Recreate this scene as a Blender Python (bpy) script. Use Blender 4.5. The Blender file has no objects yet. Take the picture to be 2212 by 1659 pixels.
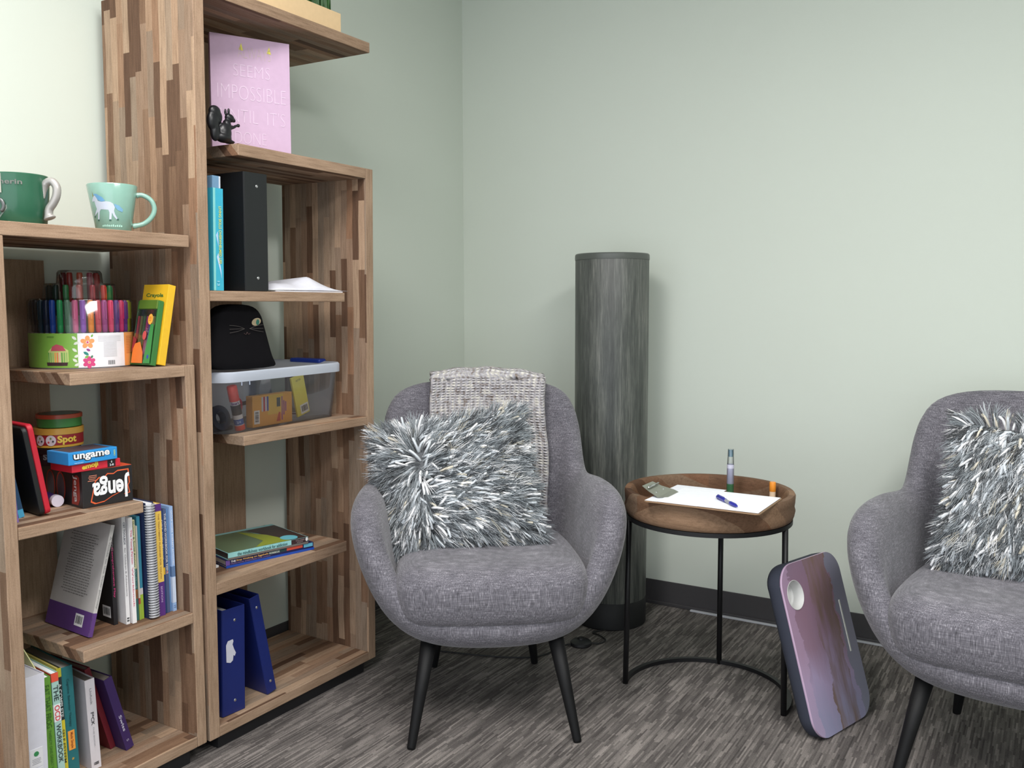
import bpy, bmesh, math, random
import numpy as np
from mathutils import Matrix, Vector
random.seed(7)
rng = np.random.default_rng(11)
SC = bpy.context.scene
COL = SC.collection
R = math.radians
def T(x, y, z): return Matrix.Translation((x, y, z))
def RX(a): return Matrix.Rotation(R(a), 4, 'X')
def RY(a): return Matrix.Rotation(R(a), 4, 'Y')
def RZ(a): return Matrix.Rotation(R(a), 4, 'Z')

# ------------------------------------------------------------------ camera
cd = bpy.data.cameras.new('camera')
cam = bpy.data.objects.new('camera', cd); COL.objects.link(cam); SC.camera = cam
cd.sensor_width = 36; cd.lens = 36*1930.355/2212; cd.clip_start = .05
PI_, YA, RO = 0.08615, 0.5483, -0.00249
fw = Vector((-math.sin(YA)*math.cos(PI_), math.cos(YA)*math.cos(PI_), -math.sin(PI_)))
rt = Vector((math.cos(YA), math.sin(YA), 0)); up = rt.cross(fw)
r2 = rt*math.cos(RO)+up*math.sin(RO); u2 = -rt*math.sin(RO)+up*math.cos(RO)
CM = Matrix(((r2.x, u2.x, -fw.x, 2.2045), (r2.y, u2.y, -fw.y, -3.2122), (r2.z, u2.z, -fw.z, 1.16), (0, 0, 0, 1)))
cam.matrix_world = CM

# ------------------------------------------------------------------ world, lights, exposure
w = bpy.data.worlds.new('world'); SC.world = w; w.use_nodes = True
w.node_tree.nodes['Background'].inputs[0].default_value = (.88, .93, 1, 1)
w.node_tree.nodes['Background'].inputs[1].default_value = 1.9
SC.view_settings.view_transform = 'Standard'; SC.view_settings.look = 'None'
SC.view_settings.gamma = 1; SC.view_settings.exposure = .06
def area(name, loc, sx, sy, power, col, rot=(0, 0, 0), spread=180):
    l = bpy.data.lights.new(name, 'AREA'); l.shape = 'RECTANGLE'; l.size = sx; l.size_y = sy
    l.energy = power; l.color = col; l.spread = R(spread)
    o = bpy.data.objects.new(name, l); COL.objects.link(o); o.location = loc
    o.rotation_euler = [R(a) for a in rot]; return o
area('ceiling_lamp_near_shelves', (1.15, -2.55, 2.56), .6, 1.2, 42, (1, .975, .95))
area('ceiling_lamp_room_middle', (2.7, -2.3, 2.56), .6, 1.2, 50, (1, .99, .97))

# ------------------------------------------------------------------ materials
def lin(c):
    return tuple(((v/255)/12.92 if v/255 <= .04045 else ((v/255+.055)/1.055)**2.4) for v in c)
MC = {}
def newmat(name):
    m = bpy.data.materials.new(name); m.use_nodes = True
    return m, m.node_tree.nodes, m.node_tree.links, m.node_tree.nodes['Principled BSDF']
def P(c, rough=.55, metal=0, spec=.5, coat=0):
    k = (tuple(c), rough, metal, spec, coat)
    if k in MC: return MC[k]
    m, n, l, b = newmat('paint_%d_%d_%d' % tuple(c))
    # faint procedural mottling keeps every surface from being perfectly flat
    tc = n.new('ShaderNodeTexCoord'); nz = n.new('ShaderNodeTexNoise'); nz.inputs['Scale'].default_value = 60
    nz.inputs['Detail'].default_value = 3
    l.new(tc.outputs['Object'], nz.inputs['Vector'])
    mr = n.new('ShaderNodeMapRange'); mr.inputs['To Min'].default_value = .93; mr.inputs['To Max'].default_value = 1.06
    l.new(nz.outputs['Fac'], mr.inputs['Value'])
    vm = n.new('ShaderNodeVectorMath'); vm.operation = 'SCALE'; vm.inputs[0].default_value = lin(c)
    l.new(mr.outputs[0], vm.inputs['Scale']); l.new(vm.outputs[0], b.inputs['Base Color'])
    b.inputs['Roughness'].default_value = rough; b.inputs['Metallic'].default_value = metal
    b.inputs['Specular IOR Level'].default_value = spec
    b.inputs['Coat Weight'].default_value = coat; b.inputs['Coat Roughness'].default_value = .08
    MC[k] = m; return m
def math_(n, l, op, a, b=None, c=None):
    q = n.new('ShaderNodeMath'); q.operation = op
    for i, v in enumerate((a, b, c)):
        if v is None: continue
        if isinstance(v, (int, float)): q.inputs[i].default_value = v
        else: l.new(v, q.inputs[i])
    return q.outputs[0]
def ramp(n, l, fac, stops, interp='LINEAR'):
    r = n.new('ShaderNodeValToRGB'); r.color_ramp.interpolation = interp
    e = r.color_ramp.elements
    while len(e) < len(stops): e.new(.5)
    for el, (p, c) in zip(e, stops): el.position = p; el.color = (*lin(c), 1)
    l.new(fac, r.inputs[0]); return r.outputs[0]
def noise(n, l, vec, scale, detail=3, rough=.5):
    z = n.new('ShaderNodeTexNoise'); z.inputs['Scale'].default_value = scale
    z.inputs['Detail'].default_value = detail; z.inputs['Roughness'].default_value = rough
    if vec is not None: l.new(vec, z.inputs['Vector'])
    return z.outputs['Fac']
def mapping(n, l, vec, scale):
    mp = n.new('ShaderNodeMapping'); mp.inputs['Scale'].default_value = scale; l.new(vec, mp.inputs['Vector']); return mp.outputs[0]
def mixc(n, l, fac, a, b, mode='MIX'):
    q = n.new('ShaderNodeMix'); q.data_type = 'RGBA'; q.blend_type = mode
    if isinstance(fac, (int, float)): q.inputs[0].default_value = fac
    else: l.new(fac, q.inputs[0])
    for s, v in ((q.inputs[6], a), (q.inputs[7], b)):
        if isinstance(v, tuple): s.default_value = (*v, 1)
        else: l.new(v, s)
    return q.outputs[2]
def bump(n, l, b, h, strength, dist):
    bp = n.new('ShaderNodeBump'); bp.inputs['Strength'].default_value = strength; bp.inputs['Distance'].default_value = dist
    l.new(h, bp.inputs['Height']); l.new(bp.outputs[0], b.inputs['Normal'])

def wood_block(name, along, width=.024, length=.21, edge=True, dark=None):
    """glued hardwood staves; 'along' is the grain axis"""
    m, n, l, b = newmat(name)
    tc = n.new('ShaderNodeTexCoord'); oi = n.new('ShaderNodeObjectInfo')
    ad = n.new('ShaderNodeVectorMath'); ad.operation = 'ADD'
    l.new(tc.outputs['Object'], ad.inputs[0])
    cb = n.new('ShaderNodeCombineXYZ'); rnd = math_(n, l, 'MULTIPLY', oi.outputs['Random'], 7.3)
    for i in range(3): l.new(rnd, cb.inputs[i])
    l.new(cb.outputs[0], ad.inputs[1])
    sp = n.new('ShaderNodeSeparateXYZ'); l.new(ad.outputs[0], sp.inputs[0])
    X, Y, Z = sp.outputs
    A = {'Z': Z, 'Y': Y, 'X': X}[along]
    oth = {'Z': (X, Y), 'Y': (X, Z), 'X': (Y, Z)}[along]
    ac = math_(n, l, 'ADD', oth[0], oth[1])
    wob = noise(n, l, mapping(n, l, ad.outputs[0], (3, 3, 3)), 2, 1)
    ac = math_(n, l, 'ADD', ac, math_(n, l, 'MULTIPLY', wob, .012))
    iw = math_(n, l, 'FLOOR', math_(n, l, 'DIVIDE', ac, width))
    w1 = n.new('ShaderNodeTexWhiteNoise'); w1.noise_dimensions = '1D'; l.new(iw, w1.inputs['W'])
    sh = math_(n, l, 'ADD', math_(n, l, 'DIVIDE', A, length), math_(n, l, 'MULTIPLY', w1.outputs['Value'], 5.7))
    il = math_(n, l, 'FLOOR', sh)
    c2 = n.new('ShaderNodeCombineXYZ'); l.new(iw, c2.inputs[0]); l.new(il, c2.inputs[1])
    w2 = n.new('ShaderNodeTexWhiteNoise'); w2.noise_dimensions = '3D'; l.new(c2.outputs[0], w2.inputs['Vector'])
    base = ramp(n, l, w2.outputs['Value'], [(0, (106, 80, 64)), (.14, (126, 97, 77)), (.26, (148, 117, 94)), (.42, (168, 140, 118)),
                                          (.6, (156, 138, 121)), (.74, (178, 153, 130)), (.88, (198, 168, 141)), (1, (156, 118, 92))])
    sc = {'Z': (60, 60, 4), 'Y': (60, 4, 60), 'X': (4, 60, 60)}[along]
    if edge:
        # the front faces are one long strip of paler wood
        sn = n.new('ShaderNodeSeparateXYZ'); l.new(tc.outputs['Normal'], sn.inputs[0])
        ew = ramp(n, l, noise(n, l, mapping(n, l, ad.outputs[0], (2, 2, 2)), 2, 2), [(.35, (168, 141, 118)), (.65, (188, 160, 136))])
        base = mixc(n, l, math_(n, l, 'GREATER_THAN', sn.outputs[0], .7), base, ew)
    gr = noise(n, l, mapping(n, l, ad.outputs[0], sc), 3, 6, .65)
    gcol = ramp(n, l, gr, [(.25, (176, 168, 160)), (.5, (232, 228, 224)), (.75, (255, 255, 255))])
    c = mixc(n, l, .8, base, gcol, 'MULTIPLY')
    fine = noise(n, l, ad.outputs[0], 420, 2)
    if dark: c = mixc(n, l, 1, c, lin(dark), 'MULTIPLY')
    c = mixc(n, l, .25, c, ramp(n, l, fine, [(.3, (150, 150, 150)), (.7, (255, 255, 255))]), 'MULTIPLY')
    l.new(c, b.inputs['Base Color'])
    b.inputs['Roughness'].default_value = .72; b.inputs['Specular IOR Level'].default_value = .25
    bump(n, l, b, gr, .25, .002)
    return m
WOODV = wood_block('wood_block_upright', 'Z')
WOODH = wood_block('wood_block_shelf', 'Y')
WOODT = wood_block('wood_block_tray', 'X', .07, .35, False, (206, 196, 188))

def wall_mat(name, c):
    m, n, l, b = newmat(name); tc = n.new('ShaderNodeTexCoord')
    f = noise(n, l, tc.outputs['Object'], 3, 3)
    col = ramp(n, l, f, [(.3, tuple(v-.6 for v in c)), (.7, tuple(min(255, v+.6) for v in c))])
    l.new(col, b.inputs['Base Color']); b.inputs['Roughness'].default_value = .8; b.inputs['Specular IOR Level'].default_value = .3
    bump(n, l, b, noise(n, l, tc.outputs['Object'], 260, 4), .12, .001)
    return m
WALL = wall_mat('sage_wall_paint', (209, 216, 206))
CEIL = wall_mat('ceiling_white', (228, 228, 224))

def carpet_mat():
    m, n, l, b = newmat('striped_loop_carpet'); tc = n.new('ShaderNodeTexCoord')
    sp = n.new('ShaderNodeSeparateXYZ'); l.new(tc.outputs['Object'], sp.inputs[0]); X, Y, Z = sp.outputs
    def layer(w, L, k):
        ix = math_(n, l, 'FLOOR', math_(n, l, 'DIVIDE', X, w))
        w1 = n.new('ShaderNodeTexWhiteNoise'); w1.noise_dimensions = '1D'; l.new(math_(n, l, 'ADD', ix, k), w1.inputs['W'])
        iy = math_(n, l, 'FLOOR', math_(n, l, 'ADD', math_(n, l, 'DIVIDE', Y, L), math_(n, l, 'MULTIPLY', w1.outputs['Value'], 9)))
        c = n.new('ShaderNodeCombineXYZ'); l.new(ix, c.inputs[0]); l.new(iy, c.inputs[1]); c.inputs[2].default_value = k
        w2 = n.new('ShaderNodeTexWhiteNoise'); w2.noise_dimensions = '3D'; l.new(c.outputs[0], w2.inputs['Vector'])
        return w2.outputs['Value']
    a = layer(.0045, .07, 3.0); c_ = layer(.018, .15, 8.0)
    patch = noise(n, l, mapping(n, l, tc.outputs['Object'], (9, 3.2, 1)), 1.3, 4, .6)
    pile = noise(n, l, tc.outputs['Object'], 330, 3, .7)
    v = math_(n, l, 'ADD', math_(n, l, 'MULTIPLY', a, .27), math_(n, l, 'MULTIPLY', c_, .14))
    v = math_(n, l, 'ADD', v, math_(n, l, 'MULTIPLY', patch, .36))
    v = math_(n, l, 'ADD', v, math_(n, l, 'MULTIPLY', pile, .44))
    col = ramp(n, l, v, [(.3, (64, 61, 60)), (.5, (94, 89, 87)), (.66, (122, 116, 113)), (.85, (164, 156, 151))])
    l.new(col, b.inputs['Base Color']); b.inputs['Roughness'].default_value = .95; b.inputs['Specular IOR Level'].default_value = .1
    rib = math_(n, l, 'ADD', pile, math_(n, l, 'MULTIPLY', a, .5))
    bump(n, l, b, rib, .8, .004)
    return m
CARPET = carpet_mat()

def tweed(name):
    """grey heathered upholstery with pale slubs"""
    m, n, l, b = newmat(name); tc = n.new('ShaderNodeTexCoord'); O = tc.outputs['Object']
    v = noise(n, l, mapping(n, l, O, (520, 520, 38)), 1, 3, .6)
    h = noise(n, l, mapping(n, l, O, (38, 38, 620)), 1, 3, .6)
    big = noise(n, l, O, 14, 4)
    f = math_(n, l, 'ADD', math_(n, l, 'MULTIPLY', v, .52), math_(n, l, 'MULTIPLY', h, .36))
    f = math_(n, l, 'ADD', f, math_(n, l, 'MULTIPLY', big, .12))
    c = ramp(n, l, f, [(.34, (62, 60, 65)), (.46, (98, 96, 103)), (.54, (116, 113, 121)), (.66, (170, 167, 174))])
    l.new(c, b.inputs['Base Color']); b.inputs['Roughness'].default_value = .9; b.inputs['Specular IOR Level'].default_value = .15
    b.inputs['Sheen Weight'].default_value = .25
    bump(n, l, b, f, .5, .0015)
    return m
TWEED = tweed('grey_heather_upholstery')

def throw_mat():
    m, n, l, b = newmat('chunky_woven_throw'); tc = n.new('ShaderNodeTexCoord'); UV = tc.outputs['UV']
    w1 = n.new('ShaderNodeTexWave'); w1.bands_direction = 'X'; w1.inputs['Scale'].default_value = 7.2; w1.inputs['Distortion'].default_value = 1.2
    w2 = n.new('ShaderNodeTexWave'); w2.bands_direction = 'Y'; w2.inputs['Scale'].default_value = 8.4; w2.inputs['Distortion'].default_value = 1.2
    l.new(UV, w1.inputs[0]); l.new(UV, w2.inputs[0])
    s1 = noise(n, l, mapping(n, l, UV, (28, 6, 1)), 1, 3, .7); s2 = noise(n, l, mapping(n, l, UV, (5, 32, 1)), 1, 3, .7)
    weave = math_(n, l, 'MULTIPLY', w1.outputs['Fac'], w2.outputs['Fac'])
    f = math_(n, l, 'ADD', math_(n, l, 'MULTIPLY', s1, .55), math_(n, l, 'MULTIPLY', s2, .45))
    c = ramp(n, l, f, [(.36, (134, 116, 104)), (.43, (176, 168, 166)), (.5, (212, 210, 218)), (.57, (238, 232, 222)), (.64, (255, 252, 246))])
    c = mixc(n, l, .55, c, ramp(n, l, weave, [(0, (140, 136, 136)), (.3, (255, 255, 255))]), 'MULTIPLY')
    l.new(c, b.inputs['Base Color']); b.inputs['Roughness'].default_value = .95
    bump(n, l, b, weave, 1, .006)
    return m
THROW = throw_mat()

def attr_mat():
    m, n, l, b = newmat('shag_yarn'); a = n.new('ShaderNodeAttribute'); a.attribute_name = 'tint'
    l.new(a.outputs['Color'], b.inputs['Base Color']); b.inputs['Roughness'].default_value = .6
    b.inputs['Sheen Weight'].default_value = .3
    return m
YARN = attr_mat()

def shade_mat():
    """streaky slate coloured lamp fabric"""
    m, n, l, b = newmat('slate_streaked_lamp_fabric'); tc = n.new('ShaderNodeTexCoord'); O = tc.outputs['Object']
    a = noise(n, l, mapping(n, l, O, (26, 26, 1.6)), 1, 5, .7)
    c_ = noise(n, l, mapping(n, l, O, (260, 260, 12)), 1, 4, .7)
    f = math_(n, l, 'ADD', math_(n, l, 'MULTIPLY', a, .62), math_(n, l, 'MULTIPLY', c_, .38))
    c = ramp(n, l, f, [(.34, (48, 50, 48)), (.48, (76, 79, 76)), (.58, (104, 106, 101)), (.72, (160, 158, 150))])
    l.new(c, b.inputs['Base Color']); b.inputs['Roughness'].default_value = .42; b.inputs['Specular IOR Level'].default_value = .45
    b.inputs['Anisotropic'].default_value = .5
    bump(n, l, b, c_, .35, .001)
    return m
SHADE = shade_mat()

def clear_mat(name, tint=(1, 1, 1), gloss=.12, fog=0.0, fogcol=(200, 205, 215)):
    m = bpy.data.materials.new(name); m.use_nodes = True; n = m.node_tree.nodes; l = m.node_tree.links; n.clear()
    o = n.new('ShaderNodeOutputMaterial'); t = n.new('ShaderNodeBsdfTransparent'); t.inputs[0].default_value = (*tint, 1)
    g = n.new('ShaderNodeBsdfGlossy'); g.inputs['Roughness'].default_value = .08
    fr = n.new('ShaderNodeFresnel'); fr.inputs[0].default_value = 1.45
    k = math_(n, l, 'ADD', math_(n, l, 'MULTIPLY', fr.outputs[0], .8), gloss*.35)
    mx = n.new('ShaderNodeMixShader'); l.new(k, mx.inputs[0]); l.new(t.outputs[0], mx.inputs[1]); l.new(g.outputs[0], mx.inputs[2])
    out = mx.outputs[0]
    if fog:
        d = n.new('ShaderNodeBsdfDiffuse'); d.inputs[0].default_value = (*lin(fogcol), 1)
        tr = n.new('ShaderNodeBsdfTranslucent'); tr.inputs[0].default_value = (*lin(fogcol), 1)
        a = n.new('ShaderNodeAddShader')
        m1 = n.new('ShaderNodeMixShader'); m1.inputs[0].default_value = .5; l.new(d.outputs[0], m1.inputs[1]); l.new(tr.outputs[0], m1.inputs[2])
        m2 = n.new('ShaderNodeMixShader'); m2.inputs[0].default_value = fog; l.new(out, m2.inputs[1]); l.new(m1.outputs[0], m2.inputs[2]); out = m2.outputs[0]
        n.remove(a)
    l.new(out, o.inputs[0]); return m
CLEAR = clear_mat('clear_plastic', (.96, .97, .98))
BINBODY = clear_mat('hazy_clear_plastic', (.95, .96, .97), .05, .10)
BINLID = clear_mat('frosted_blue_white_plastic', (.9, .93, .97), .1, .93, (232, 240, 254))

def board_mat():
    """brushed watercolour print in mauve, lilac, grey blue and brown"""
    m, n, l, b = newmat('lap_desk_print'); tc = n.new('ShaderNodeTexCoord'); O = tc.outputs['Object']
    sp = n.new('ShaderNodeSeparateXYZ'); l.new(O, sp.inputs[0]); U, V = sp.outputs[0], sp.outputs[1]
    s = noise(n, l, mapping(n, l, O, (14, 2.6, 1)), 1, 4, .6); s2 = noise(n, l, mapping(n, l, O, (9, 9, 9)), 1, 5, .65)
    u = math_(n, l, 'ADD', U, math_(n, l, 'MULTIPLY', math_(n, l, 'SUBTRACT', s2, .5), .09))
    v = math_(n, l, 'ADD', V, math_(n, l, 'MULTIPLY', math_(n, l, 'SUBTRACT', s, .5), .25))
    c = ramp(n, l, math_(n, l, 'DIVIDE', v, .465), [(.05, (150, 148, 178)), (.3, (168, 152, 184)), (.5, (150, 122, 142)), (.75, (146, 116, 134)), (1, (140, 116, 136))])
    br = math_(n, l, 'MULTIPLY', math_(n, l, 'GREATER_THAN', u, .125), math_(n, l, 'LESS_THAN', u, .225))
    k = ramp(n, l, s, [(.38, (0, 0, 0)), (.56, (255, 255, 255))])
    kk = math_(n, l, 'MULTIPLY', br, k)
    c = mixc(n, l, math_(n, l, 'MULTIPLY', kk, .9), c, lin((124, 102, 90)))
    gb = math_(n, l, 'GREATER_THAN', math_(n, l, 'ADD', u, math_(n, l, 'MULTIPLY', v, .06)), .252)
    c = mixc(n, l, math_(n, l, 'MULTIPLY', gb, .9), c, lin((132, 134, 150)))
    pk = math_(n, l, 'LESS_THAN', u, .035)
    c = mixc(n, l, math_(n, l, 'MULTIPLY', pk, .5), c, lin((188, 160, 190)))
    l.new(c, b.inputs['Base Color']); b.inputs['Roughness'].default_value = .38
    return m
BOARD = board_mat()

BLACK = P((24, 24, 27), .5); BLACKM = P((30, 30, 32), .45, .3); WHITE = P((236, 236, 238), .5); PAGE = P((214, 210, 202), .8)
WHITEB = P((244, 246, 252), .6)

# ------------------------------------------------------------------ geometry helpers
def mk(name, vs, fs, mat, parent=None, smooth=False, bevel=0, sub=0, seg=2, crease=False):
    me = bpy.data.meshes.new(name); me.from_pydata([tuple(v) for v in vs], [], fs); me.update()
    if smooth: me.polygons.foreach_set('use_smooth', [True]*len(me.polygons))
    if mat: me.materials.append(mat)
    o = bpy.data.objects.new(name, me); COL.objects.link(o)
    if parent: o.parent = parent
    if bevel:
        b = o.modifiers.new('bevel', 'BEVEL'); b.width = bevel; b.segments = seg; b.limit_method = 'ANGLE'; b.angle_limit = R(40)
    if sub:
        s = o.modifiers.new('sub', 'SUBSURF'); s.levels = sub; s.render_levels = sub
    return o
BF = [(0, 3, 2, 1), (4, 5, 6, 7), (0, 1, 5, 4), (1, 2, 6, 5), (2, 3, 7, 6), (3, 0, 4, 7)]
def boxes(name, bl, mat, parent=None, bevel=0, seg=2):
    vs = []; fs = []
    for (a, b) in bl:
        k = len(vs)
        x0, y0, z0 = a; x1, y1, z1 = b
        vs += [(x0, y0, z0), (x1, y0, z0), (x1, y1, z0), (x0, y1, z0), (x0, y0, z1), (x1, y0, z1), (x1, y1, z1), (x0, y1, z1)]
        fs += [tuple(i+k for i in f) for f in BF]
    return mk(name, vs, fs, mat, parent, bevel=bevel, seg=seg)
def box(name, a, b, mat, parent=None, bevel=0, seg=2): return boxes(name, [(a, b)], mat, parent, bevel, seg)
def lathe(name, prof, mat, parent=None, n=48, c=(0, 0, 0), smooth=True, arc=None, sx=1, sy=1):
    vs = []; fs = []; a0, a1 = (0, 360) if arc is None else arc
    full = arc is None; m = n if full else n+1
    for i in range(m):
        a = R(a0+(a1-a0)*i/n)
        for r, z in prof: vs.append((c[0]+r*math.cos(a)*sx, c[1]+r*math.sin(a)*sy, c[2]+z))
    k = len(prof)
    for i in range(n):
        j = (i+1) % m
        for q in range(k-1): fs.append((i*k+q, j*k+q, j*k+q+1, i*k+q+1))
    o = mk(name, vs, fs, mat, parent, smooth=False)
    me = o.data; bm = bmesh.new(); bm.from_mesh(me); bmesh.ops.remove_doubles(bm, verts=bm.verts, dist=1e-6)
    bmesh.ops.recalc_face_normals(bm, faces=bm.faces)
    for f in bm.faces: f.smooth = smooth
    if smooth:
        for e in bm.edges:
            if len(e.link_faces) == 2 and e.calc_face_angle(0) > R(38): e.smooth = False
    bm.to_mesh(me); bm.free(); return o
def tube_data(pts, r, n=8, cap=True):
    pts = [Vector(p) for p in pts]; rs = r if isinstance(r, (list, tuple)) else [r]*len(pts)
    vs = []; fs = []; pn = None
    for i, p in enumerate(pts):
        d = (pts[min(i+1, len(pts)-1)]-pts[max(i-1, 0)]).normalized()
        if pn is None:
            q = Vector((0, 0, 1)) if abs(d.z) < .9 else Vector((1, 0, 0)); a = d.cross(q).normalized()
        else:
            a = (pn-d*pn.dot(d)).normalized()
        pn = a; b = d.cross(a)
        for k in range(n):
            t = 2*math.pi*k/n; vs.append(p+(a*math.cos(t)+b*math.sin(t))*rs[i])
    for i in range(len(pts)-1):
        for k in range(n):
            k2 = (k+1) % n; fs.append((i*n+k, i*n+k2, (i+1)*n+k2, (i+1)*n+k))
    if cap: fs.append(tuple(range(n-1, -1, -1))); fs.append(tuple((len(pts)-1)*n+k for k in range(n)))
    return vs, fs
def tube(name, pts, r, mat, parent=None, n=10, sub=0):
    vs, fs = tube_data(pts, r, n); return mk(name, vs, fs, mat, parent, smooth=True, sub=sub)
def spline(pts, n=8):
    P_ = [Vector(p) for p in pts]; out = []
    for i in range(len(P_)-1):
        p0 = P_[max(i-1, 0)]; p1 = P_[i]; p2 = P_[i+1]; p3 = P_[min(i+2, len(P_)-1)]
        for k in range(n):
            t = k/n
            out.append(.5*((2*p1)+(-p0+p2)*t+(2*p0-5*p1+4*p2-p3)*t*t+(-p0+3*p1-3*p2+p3)*t**3))
    out.append(P_[-1]); return out
def rrect(w, h, r, n=6, x0=0, y0=0):
    out = []
    for cx, cy, a in ((w-r, r, -90), (w-r, h-r, 0), (r, h-r, 90), (r, r, 180)):
        for k in range(n+1):
            t = R(a+90*k/n); out.append((x0+cx+r*math.cos(t), y0+cy+r*math.sin(t)))
    return out
def prism(name, poly, z0, z1, mat, parent=None, M=None, bevel=0, smooth=False):
    n = len(poly); vs = [Vector((x, y, z0)) for x, y in poly]+[Vector((x, y, z1)) for x, y in poly]
    if M: vs = [M @ v for v in vs]
    fs = [tuple(range(n-1, -1, -1)), tuple(range(n, 2*n))]+[(i, (i+1) % n, n+(i+1) % n, n+i) for i in range(n)]
    return mk(name, vs, fs, mat, parent, bevel=bevel, smooth=smooth)
def blob(name, ells, mat, parent=None, vox=.003, smooth_it=4):
    """one continuous body grown from overlapping ellipsoids (cx,cy,cz,rx,ry,rz,rotY)"""
    bm = bmesh.new()
    for e in ells:
        cx, cy, cz, rx, ry, rz = e[:6]; a = e[6] if len(e) > 6 else 0
        bmesh.ops.create_uvsphere(bm, u_segments=20, v_segments=12, radius=1, matrix=T(cx, cy, cz) @ RX(a) @ Matrix.Diagonal((rx, ry, rz, 1)))
    me = bpy.data.meshes.new(name); bm.to_mesh(me); bm.free(); me.materials.append(mat)
    o = bpy.data.objects.new(name, me); COL.objects.link(o)
    if parent: o.parent = parent
    rm = o.modifiers.new('rm', 'REMESH'); rm.mode = 'VOXEL'; rm.voxel_size = vox; rm.use_smooth_shade = True
    sm = o.modifiers.new('sm', 'SMOOTH'); sm.iterations = smooth_it; sm.factor = .5
    return o
def host(p):
    """lettering and stickers belong to the cover or box they are printed on"""
    for c in p.children:
        if c.name.split('.')[0] in ('cover', 'box', 'canvas', 'body', 'label', 'pad') and c.matrix_basis == Matrix() and c.type == 'MESH' and p.parent is None: return c
    return p
def text(parent, s, c, right, upv, length, height, mat, name='lettering', ext=.0004, bold=.015, wrap=None):
    cu = bpy.data.curves.new(name, 'FONT'); cu.body = s; cu.size = 1; cu.offset = bold; cu.resolution_u = 3
    cu.align_x = 'CENTER'; cu.align_y = 'CENTER'; cu.fill_mode = 'BOTH'
    tmp = bpy.data.objects.new('t', cu); COL.objects.link(tmp)
    dg = bpy.context.evaluated_depsgraph_get(); me = bpy.data.meshes.new_from_object(tmp.evaluated_get(dg))
    bpy.data.objects.remove(tmp); bpy.data.curves.remove(cu)
    co = np.array([v.co[:] for v in me.vertices]); mn = co.min(0); mx = co.max(0)
    right = Vector(right).normalized(); upv = Vector(upv).normalized(); nr = right.cross(upv); c = Vector(c)
    for v in me.vertices:
        a = ((v.co.x-mn[0])/(mx[0]-mn[0])-.5)*length; b = ((v.co.y-mn[1])/(mx[1]-mn[1])-.5)*height
        v.co = wrap(a, b) if wrap else c+right*a+upv*b+nr*ext
    me.name = name; me.materials.clear(); me.materials.append(mat)
    o = bpy.data.objects.new(name, me); COL.objects.link(o); o.parent = host(parent)
    return o
def thing(name, label, cat, M=None, group=None):
    o = bpy.data.objects.new(name, None); COL.objects.link(o); o.empty_display_size = .05
    if M is not None: o.matrix_world = M
    o['label'] = label; o['category'] = cat
    if group: o['group'] = group
    return o
def tag(o, label, cat, group=None, M=None):
    o['label'] = label; o['category'] = cat
    if group: o['group'] = group
    if M is not None: o.matrix_world = M
    return o
def struct(o): o['kind'] = 'structure'; return o

# ------------------------------------------------------------------ room
struct(box('floor', (-.15, -4.6, -.05), (4.6, .15, 0), CARPET))
struct(box('wall_left', (-.12, -4.6, 0), (0, .12, 2.62), WALL))
struct(box('wall_back', (0, 0, 0), (4.6, .12, 2.62), WALL))
struct(box('ceiling', (-.12, -4.6, 2.62), (4.6, .12, 2.7), CEIL))
struct(box('wall_right_light_block', (4.48, -4.6, 0), (4.6, 0, 2.62), WALL))  # unseen wall, added to block world light from the right side
BB = P((66, 64, 66), .5)
struct(boxes('baseboard_back', [((0.004, -.004, .012), (4.6, 0, .0955)), ((0.004, -.012, 0), (4.6, 0, .014))], BB, bevel=.002))
struct(boxes('baseboard_left', [((0, -4.6, .012), (.004, -.0045, .0955)), ((0, -4.6, 0), (.012, -.0125, .014))], BB, bevel=.002))
struct(box('trim_1', (1.05, -.026, 0), (2.02, -.0125, .006), P((196, 198, 204), .35), bevel=.0015))

# ------------------------------------------------------------------ bookcases
AL = 0.0125797
TM = T(-.1433, .2088, -.0754) @ Matrix.Rotation(AL, 4, 'Y')       # frame of the tall bookcase: it leans out a little
D = .5128
def case(name, label, M, off, left, right, shelves, strip, top_right, xb, D, tl, tr, zl, plinth):
    """off: frame origin; left/right: (y0,y1); shelves: (z0,z1,ya,yb)"""
    ox, oy, oz = off
    t = thing(name, label, 'bookcase', M @ T(*off))
    f = lambda x, y, z: (x-ox, y-oy, z-oz)
    box('side_panel', f(xb, left[0], zl), f(D, left[1], tl), WOODV, t, .002)
    box('side_panel', f(xb, right[0], zl), f(D, right[1], tr), WOODV, t, .002)
    for z0, z1, ya, yb in shelves: box('shelf', f(xb, ya, z0), f(D, yb, z1), WOODH, t, .002)
    box('back_board', f(xb, left[1], zl+.02), f(xb+.018, strip, tl-.03), WOODV, t)
    box('plinth', f(xb+.03, left[0]+.035, plinth), f(D-.012, right[1]-.045, zl), BLACK, t)
    return t
yL0, yL1, yR0, yR1 = -1.9265, -1.8938, -1.2994, -1.2662
case('tall_bookcase', 'tall reclaimed wood block bookcase with staggered open shelves, right of the lower one', TM, (.3355, -1.596, .1186),
     (yL0, yL1), (yR0, yR1),
     [(2.0058, 2.0361, yL1, -1.277), (1.631, 1.6618, -1.7935, yR0+.0001), (1.2577, 1.2846, yL1, -1.397),
      (.8765, .9033, -1.7945, yR0), (.4993, .5312, yL1, -1.398), (.1186, .147, yL1, yR0)],
     -1.491, None, .158, D, 2.034, 1.6618, .1186, .0835)
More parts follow.
